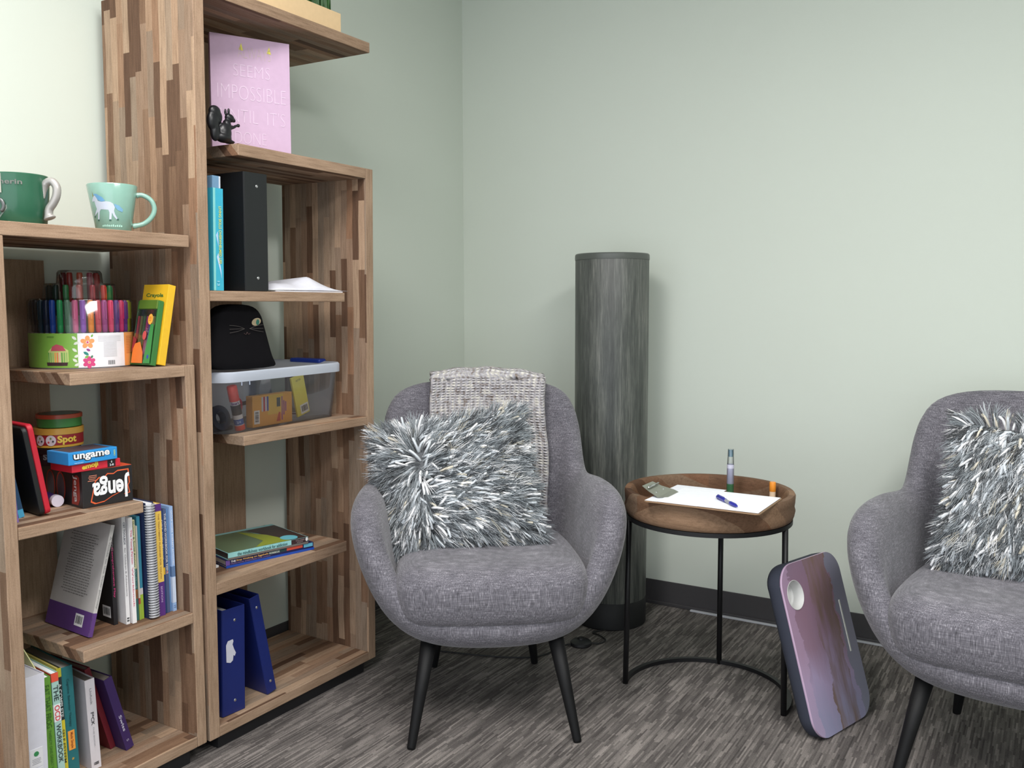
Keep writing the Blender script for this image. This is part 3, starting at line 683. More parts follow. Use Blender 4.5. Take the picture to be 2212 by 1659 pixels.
box('top_flap', (-.104, .001, .137), (-.004, .019, .160), P((88, 118, 40), .45), gp, .002)
box('window', (-.110, .0015, .006), (-.006, .0035, .136), CLEAR, gp)
for k, (c, nm) in enumerate((((190, 40, 60), 'red'), ((120, 120, 60), 'olive'), ((60, 110, 70), 'green'), ((176, 40, 120), 'magenta'), ((60, 70, 150), 'blue'), ((190, 180, 110), 'straw'))):
    lathe('crayon', [(0, 0), (.0012, 0), (.004, .008), (.004, .100), (0, .100)], P(c, .4), gp, 10).matrix_local = T(-.100+k*.016, .0062, .020)
mk('sunburst_sticker', [(-.030+(.0125+.0012*(i % 2))*math.cos(R(i*10)), .0010, .112+(.0125+.0012*(i % 2))*math.sin(R(i*10))) for i in range(36)], [tuple(range(36))], P((244, 176, 70)), gp)
lines(gp, (-.030, .0006, .112), (1, 0, 0), (0, 0, 1), .016, .012, 3, P((214, 120, 40)))
prism('orange_panel', [(-.105, .004), (-.045, .004), (-.05, .03), (-.07, .056), (-.105, .05)], 0, .0006, P((222, 120, 50)), gp, T(0, .0012, 0) @ RX(90))
prism('red_panel', [(-.11, .03), (-.09, .06), (-.11, .07)], 0, .0006, P((140, 40, 50)), gp, T(0, .0009, 0) @ RX(90))
prism('green_panel', [(-.04, .004), (-.004, .004), (-.008, .10), (-.024, .10)], 0, .0006, P((60, 140, 70)), gp, T(0, .0008, 0) @ RX(90))
prism('round_badge', [(-.050+.010*math.cos(R(i*20)), .072+.011*math.sin(R(i*20))) for i in range(18)], 0, .0006, P((200, 80, 80)), gp, T(0, .0006, 0) @ RX(90))
prism('blue_dot', [(-.018+.005*math.cos(R(i*30)), .020+.005*math.sin(R(i*30))) for i in range(12)], 0, .0006, P((50, 70, 160)), gp, T(0, .0004, 0) @ RX(90))

# ------------------------------------------------------------------ mugs on the low bookcase
z1 = 1.3372
def hang(r0, r1, h): return lambda z: r0+(r1-r0)*(z/h)
tm = thing('mug', 'mint green mug with unicorn drawing, right of the dark green mug', 'mug', T(.292, -1.882, z1))
MINT = P((134, 174, 160), .18, 0, .5, .4)
hm = .109; rb_, rtp = .0385, .0555
lathe('body', [(0, .002), (rb_-.003, .0), (rb_, .003), (rb_+(rtp-rb_)*.5, hm*.5), (rtp, hm-.002), (rtp-.001, hm), (rtp-.004, hm-.001), (rb_-.002, .008), (0, .008)], MINT, tm, 64)
ah = math.degrees(math.atan2(2.2045-.292, 3.2122-1.882))*0  # handle side
camang = math.degrees(math.atan2(-3.2122+1.882, 2.2045-.292)); hr = R(camang+88)
hp = spline([(rtp*.93*1, 0, .088), (.066, 0, .089), (.084, 0, .078), (.091, 0, .058), (.084, 0, .038), (.066, 0, .022), (.041, 0, .015)], 6)
tube('handle', [(p.x*math.cos(hr), p.x*math.sin(hr), p.z) for p in hp], [.0068]*3+[.0058]*(len(hp)-6)+[.0066]*3, MINT, tm, 12)
def onmug(o, poly, mat, name, e=.0004, am=camang, r0=rb_, r1=rtp, h=hm):
    vs_ = []; pv, pf = fill(poly, 3)
    for u, v in pv:
        if o.name == 'mug': u = u*1.08-1
        z = v/1000; r = r0+(r1-r0)*z/h+e; q = R(am)+u/1000/r; vs_.append((r*math.cos(q), r*math.sin(q), z))
    return mk(name, vs_, pf, mat, o)
body = [(-42, 78), (-38, 80), (-33, 76), (-30, 68), (-22, 66), (-12, 67), (-4, 66), (2, 62), (5, 54), (3, 46), (5, 38), (10, 28), (8, 26), (2, 34), (-1, 42), (-3, 26), (-7, 26), (-6, 42), (-8, 48), (-24, 49), (-27, 44), (-29, 26), (-33, 26), (-31, 44), (-35, 40), (-42, 34), (-40, 40), (-34, 50), (-37, 58), (-40, 68), (-46, 66), (-47, 70)]
onmug(tm, body, P((198, 206, 222), .3), 'unicorn_drawing')
onmug(tm, [(-42, 84), (-34, 84), (-20, 76), (-14, 68), (-22, 66), (-30, 70), (-36, 78)], P((110, 164, 206), .3), 'unicorn_mane', .0006)
onmug(tm, [(4, 62), (14, 58), (22, 50), (20, 44), (10, 48), (5, 55)], P((120, 168, 200), .3), 'unicorn_tail', .0006)
onmug(tm, [(-45, 78), (-42, 78), (-45, 90)], P((150, 140, 90), .3), 'unicorn_horn', .0006)
for u, v in ((-31, 25), (-5, 25), (10, 27), (-42, 33)): onmug(tm, [(u-2.4, v-2), (u+2.4, v-2), (u+1.8, v+1.6), (u-1.8, v+1.6)], P((60, 100, 90)), 'unicorn_hoof', .0008)
for k in range(10): onmug(tm, [(-22+k*4.2, 10), (-19+k*4.2, 10), (-19+k*4.2, 14+(k % 3)), (-22+k*4.2, 13+(k % 2))], P((176, 220, 206), .3), 'script_line', .0005)
gm = thing('mug', 'dark green mug with silver snake handle, cut off at the left', 'mug', T(.285, -2.105, z1))
DG = P((40, 92, 68), .3, 0, .5, .3); SV = P((176, 172, 168), .35, .35)
hg = .105; g0, g1 = .056, .064
lathe('body', [(0, .0), (g0-.002, 0), (g0, .003), (g1-.002, hg*.6), (g1, hg-.002), (g1-.002, hg), (g1-.006, hg-.002), (g0-.004, .008), (0, .008)], DG, gm, 64)
cg = math.degrees(math.atan2(-3.2122+2.105, 2.2045-.285)); hr = R(cg+56)
hp = spline([(.060, 0, .056), (.062, 0, .074), (.067, 0, .088), (.080, 0, .092), (.090, 0, .080), (.089, 0, .062), (.081, 0, .046), (.072, 0, .034), (.070, 0, .022), (.073, 0, .0125)], 8)
nr_ = len(hp); rs_ = [.002+.0062*min(1, i/14)+.0003*(i % 2) for i in range(nr_)]; rs_[-9:] = [.0085, .009, .0095, .0105, .0115, .0122, .0122, .011, .008]
tube('handle', [(p.x*math.cos(hr), p.x*math.sin(hr), max(p.z, .0125)) for p in hp], rs_, SV, gm, 14)
gmk = dict(am=cg, r0=g0, r1=g1, h=hg)
cyl_text(gm, 'Slytherin', cg-24, .084, .0645, .075, .014, P((110, 112, 106)), .02)
sh_ = [(-52, 70), (-24, 70), (-21, 60), (-20, 30), (-38, 8), (-56, 30), (-55, 60)]
for sc_, m_, e_ in ((1, P((126, 140, 130), .4), .0006), (.86, DG, .0009)):
    onmug(gm, [((u+38)*sc_-38, (v-42)*sc_+42) for u, v in sh_], m_, 'crest_shield', e_, **gmk)
vs_, fs_ = tube_data([Vector((0, 0, 0))+Vector((0, 0, 0)) for _ in range(2)], .001, 6)
rr_ = .0615
pts = [(rr_*math.cos(R(cg)+(-.038+.012*math.cos(q))/rr_), rr_*math.sin(R(cg)+(-.038+.012*math.cos(q))/rr_), .036+.014*math.sin(q)) for q in [R(x) for x in range(-60, 240, 15)]]
tube('crest_ring', pts, .0035, P((104, 106, 106), .35, .5), gm, 8)
box('pale_stripe', (0, 0, 0), (.001, .016, .04), P((170, 168, 158)), gm).matrix_local = RZ(cg-28) @ T(.0635, -.014, .062)

# ------------------------------------------------------------------ tall bookcase contents (placed in the frame of that bookcase)
def TP(x, y, z): return TM @ T(x, y, z)
s1, s2, s3, s4, s5, s6 = 2.0363, 1.662, 1.2848, .9035, .5314, .1472
# planter on top
pl = thing('planter', 'pale wood planter box with green grass on top of tall bookcase', 'planter', TP(D-.075, -1.575, s1))
box('box', (-.05, -.2, 0), (.05, .2, .062), P((232, 200, 156), .5), pl, .0015)
box('soil', (-.044, -.194, .062), (.044, .194, .064), P((60, 46, 36)), pl)
vs = []; fs = []
rr = random.Random(4)
for i in range(1500):
    x = rr.uniform(-.04, .04); y = rr.uniform(-.19, .172); h = rr.uniform(.10, .17); bx = rr.gauss(0, .012); by = rr.gauss(0, .012); a = rr.uniform(0, 3.14); wv = .0022
    dx, dy = wv*math.cos(a), wv*math.sin(a); k = len(vs)
    vs += [(x-dx, y-dy, .062), (x+dx, y+dy, .062), (x+bx*.4+dx*.8, y+by*.4+dy*.8, .062+h*.55), (x+bx*.4-dx*.8, y+by*.4-dy*.8, .062+h*.55), (x+bx, y+by, .062+h)]
    fs += [(k, k+1, k+2, k+3), (k+3, k+2, k+4)]
gr = mk('grass', vs, fs, P((52, 92, 44), .5), pl); gr['kind'] = 'stuff'
# quote canvas
qa = 27.5
cv = thing('wall_canvas', 'pink quote canvas standing on upper shelf of tall bookcase', 'canvas print', TP(.366, -1.752, s2+.0005) @ RZ(-qa) @ RY(-1.0))
W_, H_ = .216, .309
box('canvas', (-.018, 0, 0), (0, W_, H_), P((204, 174, 201), .7), cv, .001)
LW = P((222, 198, 220), .6)
text(cv, 'ALWAYS', (.0004, .118, .268), (0, 1, 0), (0, 0, 1), .09, .030, P((206, 186, 186)), bold=-.022)
for y in (.082, .158): mk('yellow_accent', [(.0008, y-.006, .274), (.0008, y+.006, .272), (.0008, y+.001, .292)], [(0, 1, 2)], P((226, 216, 92)), cv)
text(cv, 'SEEMS', (.0004, .110, .219), (0, 1, 0), (0, 0, 1), .100, .032, LW, bold=-.022)
text(cv, 'IMPOSSIBLE', (.0004, .110, .160), (0, 1, 0), (0, 0, 1), .186, .038, LW, bold=-.022)
text(cv, 'UNTIL  IT\'S', (.0004, .112, .098), (0, 1, 0), (0, 0, 1), .176, .036, LW, bold=-.022)
text(cv, 'DONE', (.0004, .104, .040), (0, 1, 0), (0, 0, 1), .085, .032, LW, bold=-.022)
# squirrel
sq = blob('squirrel_figurine', [(0, 0, .026, .016, .020, .026), (0, -.004, .014, .017, .024, .014), (0, .008, .044, .012, .012, .018), (0, .018, .066, .010, .014, .011, -15),
     (0, .028, .063, .007, .009, .006, -25), (.006, .010, .081, .003, .004, .009), (-.006, .010, .081, .003, .004, .009),
     (.007, .026, .044, .004, .015, .004, 30), (.007, .040, .050, .005, .005, .005), (-.007, .024, .044, .004, .013, .004, 30), (0, .016, .005, .014, .014, .005),
     (0, -.030, .024, .010, .014, .024), (0, -.036, .050, .011, .018, .026), (0, -.030, .074, .011, .018, .016), (0, -.018, .062, .009, .010, .016)], P((22, 22, 26), .35), vox=.0018)
tag(sq, 'small black squirrel figurine in front of pink canvas', 'figurine', None, TP(D-.040, -1.803, s2+.0015))
# shelf 3
bk1 = thing('book', 'aqua paperback with yellow spine title and silver blue insert, beside black binder', 'book', TP(D-.018, -1.8665, s3+.0006) @ RX(-.8), 'books and binders on the third shelf of tall bookcase')
boxes('cover', [((-.0016, 0, 0), (0, .032, .258)), ((-.19, 0, 0), (-.0016, .002, .258)), ((-.19, .030, 0), (-.0016, .032, .258))], P((58, 172, 200), .4), bk1)
box('tall_insert', (-.17, .003, .01), (-.004, .027, .2895), P((110, 146, 178), .35), bk1, .002)
box('insert_edge', (-.0042, .0225, .259), (-.0034, .027, .2888), P((206, 212, 222), .3), bk1)
box('page_block', (-.186, .0272, .003), (-.0016, .030, .255), PAGE, bk1)
box('spine_edge', (0, 0, 0), (.0006, .007, .258), P((132, 206, 206), .4), bk1)
mk('swoosh', [(.0007, .010, .085), (.0007, .022, .045), (.0007, .025, .03), (.0007, .024, .05), (.0007, .015, .095)], [(0, 1, 2, 3, 4)], P((190, 214, 240)), bk1)
mk('swoosh', [(.0007, .008, .14), (.0007, .016, .11), (.0007, .014, .15)], [(0, 1, 2)], P((176, 206, 238)), bk1)
text(bk1, 'LIVING SKILLS OVERWHELMED LIFE', (.0009, .021, .140), (0, 0, -1), (0, 1, 0), .145, .008, P((214, 214, 90)), 'spine_lettering')
text(bk1, '13', (.0009, .014, .018), (0, 0, -1), (0, 1, 0), .012, .008, P((160, 214, 230)), 'spine_lettering')
def binder(name, label, M, t_, h, d, col, group, studs=True, patch=False):
    o = thing(name, label, 'binder', M, group)
    m = P(col, .42)
    boxes('cover', [((-.003, .001, 0), (0, t_-.001, h)), ((-d, 0, 0), (-.002, .003, h)), ((-d, t_-.003, 0), (-.002, t_, h))], m, o, .0012)
    box('paper_stack', (-d+.03, .006, .008), (-.02, t_*.5, h-.012), P((190, 188, 184)), o)
    tube('ring_rail', [(-.008, t_/2, .03), (-.008, t_/2, h-.006)], .004, P((150, 150, 156), .3, .8), o, 8)
    for z in (.035, h-.035):
        lathe('rivet', [(0, .0012), (.003, .001), (.0042, 0)], P((206, 206, 210), .2, .9), o, 14).matrix_local = T(0, t_*.55, z) @ RY(90)
    for c_ in list(o.children):
        if c_.name.startswith('rivet'): c_.parent = host(o)
    if patch:
        pp = [(.012, .195), (.018, .205), (.034, .206), (.036, .200), (.033, .192), (.038, .178), (.044, .166), (.040, .158), (.036, .162), (.034, .148), (.026, .143), (.013, .148)]
        mk('torn_label', [(.0006, y, z) for y, z in pp], [tuple(range(len(pp)))], P((206, 206, 218)), o)
    return o
binder('ring_binder', 'thick black ring binder with silver rivets', TP(D-.016, -1.760-.004, s3) @ RZ(-3) @ RX(0), .078, .3115, .25, (22, 24, 27), 'books and binders on the third shelf of tall bookcase')
# papers
NX, NY = 26, 18; vs = []
for i in range(NX+1):
    for j in range(NY+1):
        u = i/NX; v = j/NY     # u along the shelf, v from front to back
        z = .002+(.026*max(0, math.sin(math.pi*min(1, u*2.6)))*.8+.046*max(0, 1-abs(u-.60)/.36))*min(1, v*4)**.8*(1-.35*v)
        z += .001*math.sin(9*u)*v
        vs.append((-.19*v+.0, .30*u-.02*v*(u-.3), z))
fs = [(i*(NY+1)+j, (i+1)*(NY+1)+j, (i+1)*(NY+1)+j+1, i*(NY+1)+j+1) for i in range(NX) for j in range(NY)]
pa = mk('loose_paper', vs, fs, P((226, 226, 236), .6), None, smooth=True)
pa.modifiers.new('sol', 'SOLIDIFY').thickness = .0006
tag(pa, 'curled white sheet of paper beside black binder', 'paper', 'loose papers on the third shelf', TP(D-.012, -1.672, s3+.0035))
pb = mk('loose_paper', [(0, 0, 0), (0, .26, 0), (-.2, .262, 0), (-.2, 0, 0), (0, 0, .003), (0, .26, .003), (-.2, .262, .003), (-.2, 0, .003)], [(3, 2, 1, 0), (4, 5, 6, 7), (0, 1, 5, 4), (1, 2, 6, 5), (2, 3, 7, 6), (3, 0, 4, 7)], P((232, 230, 238), .6))
tag(pb, 'flat white sheets lying under the curled sheet', 'paper', 'loose papers on the third shelf', TP(D-.006, -1.66, s3+.0002))
# storage bin on shelf 4
BM = TP(.486, -1.836, s4) @ RZ(5)
bn = thing('storage_bin', 'clear plastic storage bin with frosted lid and blue latches', 'storage bin', BM)
bw, bd_, bh = .524, .268, .146
def ring_wall(name, l0, l1, th, mat, parent, bottom=False):
    vs = []; fs = []
    n = None
    for (poly, z) in (l0, l1):
        n = len(poly); vs += [(x, y, z) for x, y in poly]
    fs = [(i, (i+1) % n, n+(i+1) % n, n+i) for i in range(n)]
    if bottom: fs.append(tuple(range(n-1, -1, -1)))
    return mk(name, vs, fs, mat, parent, smooth=True)
low = [(x-bd_+.02, y) for x, y in rrect(bd_-.04, bw-.05, .035, 6, 0, .025)]
hi_ = [(x-bd_+.006, y) for x, y in rrect(bd_-.012, bw-.024, .045, 6, 0, .012)]
ring_wall('body', (low, .0008), (hi_, .145), .0015, BINBODY, bn, True)
lid1 = [(x-bd_, y) for x, y in rrect(bd_, bw, .05, 8)]
lid0 = [(x-bd_+.012, y) for x, y in rrect(bd_-.024, bw-.024, .045, 8, 0, .012)]
n_ = len(lid1)
vs = [(x, y, .140) for x, y in lid1]+[(x, y, .163) for x, y in lid1]+[(x*.985-.002, y*.985+.0035, .168) for x, y in lid1]+[(x, y, .166) for x, y in lid0]+[(x*.9-.012, y*.9+.025, .160) for x, y in lid0]
fs = []
for q in range(4): fs += [(q*n_+i, q*n_+(i+1) % n_, (q+1)*n_+(i+1) % n_, (q+1)*n_+i) for i in range(n_)]
fs.append(tuple(4*n_+i for i in range(n_)))
lo_ = mk('lid', vs, fs, BINLID, bn, smooth=True)
boxes('lid_rib', [((-.052, .055+k*.024, .128), (-.030, .073+k*.024, .1395)) for k in range(0)]+[((-.004, .07+k*.03, .130), (-.002, .072+k*.03, .1395)) for k in range(2)], BINLID, bn)
LB = P((30, 58, 150), .35)
box('latch', (-.19, -.012, .120), (-.07, .004, .172), LB, bn, .006, 3)
box('latch', (-.20, bw-.030, .160), (-.08, bw+.006, .175), LB, bn, .006, 3)
# inside the bin
def inb(x, y, z): return BM @ T(x, y, z)
gs = thing('glue_stick', 'orange red glue stick leaning inside front left of bin', 'glue stick', inb(-.0385, .100, .006) @ RX(14) @ RY(0), 'supplies inside the clear bin')
lathe('cap', [(.0125, .082), (.0137, .083), (.0137, .122), (.012, .125), (0, .125)], P((226, 76, 62), .4), gs, 24)
lathe('barrel', [(0, .012), (.0132, .012), (.0132, .083), (0, .083)], P((220, 216, 216), .4), gs, 24)
lathe('label', [(.0134, .044), (.0134, .072)], P((52, 50, 54), .4), gs, 24)
lathe('blue_band', [(.0134, .016), (.0134, .032)], P((40, 84, 160), .4), gs, 24)
lathe('dial', [(0, 0), (.0135, 0), (.0137, .002), (.0137, .014), (0, .014)], P((226, 80, 66), .4), gs, 24)
cyl_text(gs, "Elmer's", -45, .078, .0139, .022, .008, P((120, 70, 130)), .03)
cyl_text(gs, '3/4', -45, .024, .0136, .012, .008, P((170, 190, 220)), .03)
for k, (x0, h0) in enumerate(((.0, .09), )):
    cbx = thing('crayon_box', 'orange and yellow crayon box lying on its side in bin', 'crayon box', inb(-.036, .146, .0035) @ RX(0), 'supplies inside the clear bin')
    box('box', (-.024, 0, 0), (0, .165, .088), P((226, 164, 78), .5), cbx, .001)
    box('yellow_patch', (0, .060, .030), (.0005, .125, .086), P((222, 184, 84), .5), cbx)
    for y, c in ((.036, (200, 200, 212)), (.044, (184, 60, 80)), (.050, (200, 204, 214)), (.058, (70, 90, 170))): box('stripe', (0, y, .042), (.0008, y+.006, .083), P(c), cbx)
    box('dark_patch', (0, .098, .050), (.0009, .113, .076), P((50, 74, 84)), cbx)
    for y, a, b in ((.118, .01, .078), (.126, .024, .066), (.134, .034, .062)): box('purple_strip', (0, y, a), (.0009, y+.005, b), P((158, 98, 140)), cbx)
    mk('red_patch', [(.001, .096, .008), (.001, .113, .008), (.001, .113, .034), (.001, .106, .034)], [(0, 1, 2, 3)], P((196, 90, 76)), cbx)
    barcode(cbx, (.0003, .016, .028), (0, 0, 1), (0, -1, 0), .038, .022)
sn = thing('note_pad', 'bright yellow paper pad upright at right end in bin', 'note pad', inb(-.045, .348, .010) @ RX(14), 'supplies inside the clear bin')
box('pad', (-.006, 0, 0), (0, .056, .122), P((236, 222, 96), .6), sn, .0006)
barcode(sn, (.0004, .034, .018), (0, 1, 0), (0, 0, 1), .036, .028)
text(sn, 'NOTES', (.0004, .028, .108), (0, 1, 0), (0, 0, 1), .022, .006, P((150, 140, 70)))
td = thing('tape_dispenser', 'dark navy tape roll standing at left end in bin', 'tape', inb(-.080, .060, .0372), 'supplies inside the clear bin')
lathe('roll', [(.018, -.012), (.034, -.012), (.035, -.01), (.035, .01), (.034, .012), (.018, .012), (.018, -.012)], P((34, 40, 58), .35), td, 36).matrix_local = RY(75)
box('base', (-.012, -.030, -.0355), (.012, .045, -.022), P((28, 34, 52), .4), td, .004)
sc_ = thing('scissors', 'pink red handled scissors behind the glue stick in bin', 'scissors', inb(-.075, .118, .045) @ RZ(10), 'supplies inside the clear bin')
tube('handle', [(0, .018+.014*math.cos(R(a)), .02+.018*math.sin(R(a))) for a in range(0, 361, 24)], .004, P((206, 60, 80), .4), sc_, 8)
tube('handle', [(0, .018+.014*math.cos(R(a)), -.018+.016*math.sin(R(a))) for a in range(0, 361, 24)], .004, P((206, 60, 80), .4), sc_, 8)
box('blade', (-.001, .03, .018), (.001, .14, .030), P((180, 182, 188), .25, .9), sc_, .0008)
# cat pouch on the lid
ct = thing('cat_pouch', 'black felt cat face pouch sitting on the bin lid', 'pouch', TP(.440, -1.742, 1.0745) @ RZ(2) @ Matrix.Diagonal((1, 1.08, 1, 1)))
prof = [(-.105, 0, .030), (-.103, .012, .034), (-.092, .05, .034), (-.080, .10, .031), (-.070, .145, .026), (-.050, .168, .018), (-.02, .178, .010)]
outl = [(.112, .0), (.118, .006), (.112, .018), (.103, .030), (.093, .06), (.080, .10), (.070, .125), (.068, .135), (.060, .150), (.046, .165), (.02, .174), (-.02, .177), (-.06, .172), (-.085, .155), (-.095, .12), (-.105, .06), (-.115, .02), (-.112, 0)]
NV = 5; vs = []; fs = []; L_ = len(outl)
for q in range(-NV, NV+1):
    s_ = math.sqrt(max(0, 1-(q/NV)**2)); s_ = .80+.20*s_
    for y, z in outl: vs.append((q/NV*.030, y*s_, z*(.94+.06*s_)))
for q in range(2*NV): fs += [(q*L_+i, q*L_+(i+1) % L_, (q+1)*L_+(i+1) % L_, (q+1)*L_+i) for i in range(L_)]
fs += [tuple(range(L_-1, -1, -1)), tuple(2*NV*L_+i for i in range(L_))]
FELT = P((20, 19, 22), .95, 0, .1)
mk('pouch_body', vs, fs, FELT, ct, smooth=True, sub=1)
ev = lambda cy, cz, a, b, n=20, t=15: [(.0312, cy+a*math.cos(q)*math.cos(R(t))-b*math.sin(q)*math.sin(R(t)), cz+a*math.cos(q)*math.sin(R(t))+b*math.sin(q)*math.cos(R(t))) for q in [2*math.pi*i/n for i in range(n)]]
mk('eye', ev(.034, .128, .016, .010), [tuple(range(20))], P((176, 158, 128)), ct)
mk('pupil', [(x+.0006, y, z) for x, y, z in ev(.038, .127, .0055, .008, 12, -10)], [tuple(range(12))], P((44, 110, 96)), ct)
blob('ear_tab', [(.0, .058, .133, .008, .010, .005, -30), (0, .066, .126, .006, .004, .007)], FELT, ct, .002)
for sgn in (-1, 1):
    for k, (z, dz) in enumerate(((.116, .004), (.110, 0), (.106, -.006))):
        tube('whisker', spline([(.032, .002+sgn*.008, .110), (.033, .002+sgn*.03, z+dz*.3), (.031, .002+sgn*.056, z+dz)], 4), .0006, P((84, 78, 76)), ct, 5)
tube('mouth', spline([(.0315, -.008, .098), (.032, -.002, .095), (.032, .002, .101), (.032, .006, .095), (.0315, .012, .098)], 4), .0006, P((84, 62, 60)), ct, 5)
# shelf 5 book stack
G6 = 'workbooks lying flat on the fifth shelf'
def flat(label, x, y, z, ln, d, t_, cov, pages, rot, deco):
    o = thing('book', label, 'book', TP(x, y, z) @ RZ(rot), G6); c = .0012
    boxes('cover', [((-c, 0, 0), (0, ln, t_)), ((-d, 0, 0), (-c, ln, c)), ((-d, 0, t_-c), (-c, ln, t_))], cov, o)
    box('page_block', (-d+.003, .003, c), (-c, ln-.003, t_-c), pages, o)
    deco(o); return o
BLU = P((34, 78, 176), .35); DN = P((34, 34, 78), .35)
flat('thin royal blue workbook, lowest of the flat stack', .432, -1.792, s5, .277, .205, .007, BLU, PAGE, -13.5, lambda o: None)
def dk(o):
    box('cover_band', (0, 0, .0002), (.0005, .012, .0138), P((104, 74, 150)), o)
    text(o, 'THE', (.0007, .022, .0095), (0, 1, 0), (0, 0, 1), .014, .0055, P((230, 230, 236)), 'spine_lettering')
    text(o, 'Stop Walking on Eggshells', (.0007, .080, .0095), (0, 1, 0), (0, 0, 1), .098, .0065, P((214, 168, 96)), 'spine_lettering')
    text(o, 'WORKBOOK', (.0007, .148, .0095), (0, 1, 0), (0, 0, 1), .034, .0060, P((206, 216, 206)), 'spine_lettering')
    text(o, 'PRACTICAL EXERCISES FOR LIVING', (.0007, .075, .0030), (0, 1, 0), (0, 0, 1), .120, .0030, P((140, 110, 160)), 'spine_lettering')
    box('cover_band', (0, .130, .0056), (.0005, .20, .0142), P((30, 60, 66)), o)
    box('cover_band', (0, .188, .0060), (.0008, .240, .0142), P((196, 76, 58)), o)
    box('cover_band', (0, .244, .0042), (.0006, .274, .0142), P((96, 170, 196)), o)
flat('navy workbook about eggshells, middle of the flat stack', .432, -1.794, s5+.0074, .277, .212, .0150, DN, PAGE, -13.5, dk)
def dk(o):
    text(o, 'the mindfulness workbook for addiction', (.0007, .105, .0125), (0, 1, 0), (0, 0, 1), .155, .0095, P((60, 96, 100)), 'spine_lettering')
    box('cover_band', (0, .196, .0062), (.0008, .251, .0192), P((56, 38, 40)), o)
    text(o, 'WILLIAMS', (.0012, .224, .0150), (0, 1, 0), (0, 0, 1), .030, .004, P((150, 130, 130)), 'spine_lettering')
    text(o, 'KRAFT', (.0012, .224, .0095), (0, 1, 0), (0, 0, 1), .020, .004, P((150, 130, 130)), 'spine_lettering')
    box('grey_edge', (0, 0, 0), (.0004, .252, .0058), P((112, 104, 100)), o)
    mk('seal', [(.0014, .246+.004*math.cos(R(a)), .014+.006*math.sin(R(a))) for a in range(0, 360, 30)], [tuple(range(12))], P((230, 230, 230)), o)
    me_ = mk('cover_picture', [(-.002, .002, .0196), (-.002, .180, .0196), (-.190, .15, .0196), (-.190, .002, .0196)], [(0, 1, 2, 3)], P((98, 116, 88), .3), o)
    mk('cover_picture', [(-.004, .085, .0199), (-.002, .196, .0199), (-.10, .175, .0199), (-.188, .125, .0199), (-.05, .135, .0199)], [(0, 1, 2, 3, 4)], P((146, 156, 48), .3), o)
    mk('cover_picture', [(-.001, .196, .0197), (-.001, .250, .0197), (-.188, .250, .0197), (-.188, .148, .0197)], [(0, 1, 2, 3)], P((62, 46, 44), .3), o)
    mk('cover_oval', [(-.030+.026*math.sin(R(a)), .206+.025*math.cos(R(a)), .0202) for a in range(0, 360, 15)], [tuple(range(24))], P((110, 190, 206), .3), o)
flat('mindfulness workbook with aqua spine, top of the flat stack', .436, -1.789, s5+.0228, .252, .206, .0195, P((150, 206, 206), .35), P((96, 84, 82)), -13.5, dk)
tag(box('paper_slip', (0, 0, 0), (.02, .05, .006), WHITE), 'white slip sticking out beneath the flat stack', 'paper', None, TP(.385, -1.845, s5+.0002))
# bottom shelf binders
G7 = 'blue ring binders on the bottom shelf of tall bookcase'
binder('ring_binder', 'dark blue ring binder with torn white label', TP(.484, -1.860, s6+.0016) @ RZ(-3) @ RX(-1), .075, .292, .25, (24, 38, 104), G7, patch=True)
binder('ring_binder', 'dark blue ring binder leaning against the upright one', TP(.478, -1.695, s6+.0005) @ RZ(-3) @ RX(11) @ T(0, 0, 0), .034, .300, .25, (24, 38, 104), G7)

# ------------------------------------------------------------------ floor lamp
lm = thing('floor_lamp', 'tall cylindrical floor lamp with streaked slate shade, unlit', 'floor lamp', T(.82, -.25, 0))
lathe('base', [(0, 0), (.130, 0), (.133, .003), (.133, .094), (.131, .097), (0, .097)], P((18, 18, 20), .6), lm, 64)
lathe('lamp_shade', [(.1315, .097), (.1325, .100), (.1325, 1.336), (.131, 1.339), (.129, 1.339)], SHADE, lm, 72)
lathe('top_rim', [(.1335, 1.326), (.1342, 1.333), (.1336, 1.344), (.130, 1.348), (.124, 1.346), (.124, 1.336)], P((84, 88, 84), .4), lm, 72)
pw = [(.70, -.18, .004), (.78, -.36, .004), (.85, -.43, .004), (.905, -.46, .004), (.90, -.51, .004), (.86, -.535, .008)]
cor = spline([(.86, -.375, .004), (.835, -.42, .004), (.87, -.436, .004), (.905, -.465, .004), (.90, -.505, .004), (.868, -.525, .008)], 8)
tube('power_cord', [Vector(p)-Vector((.82, -.25, 0)) for p in cor], .0028, BLACK, lm, 8)
cor = spline([(.83, -.55, .008), (.80, -.60, .004), (.79, -.68, .004), (.75, -.74, .004), (.62, -.80, .004), (.40, -.86, .004)], 8)
tube('power_cord', [Vector(p)-Vector((.82, -.25, 0)) for p in cor], .0028, BLACK, lm, 8)
sw = lathe('foot_switch', [(0, 0), (.034, 0), (.037, .004), (.036, .012), (.028, .018), (.012, .021), (.011, .026), (0, .027)], BLACK, lm, 32); sw.location = (.848-.82, -.540+.25, 0)

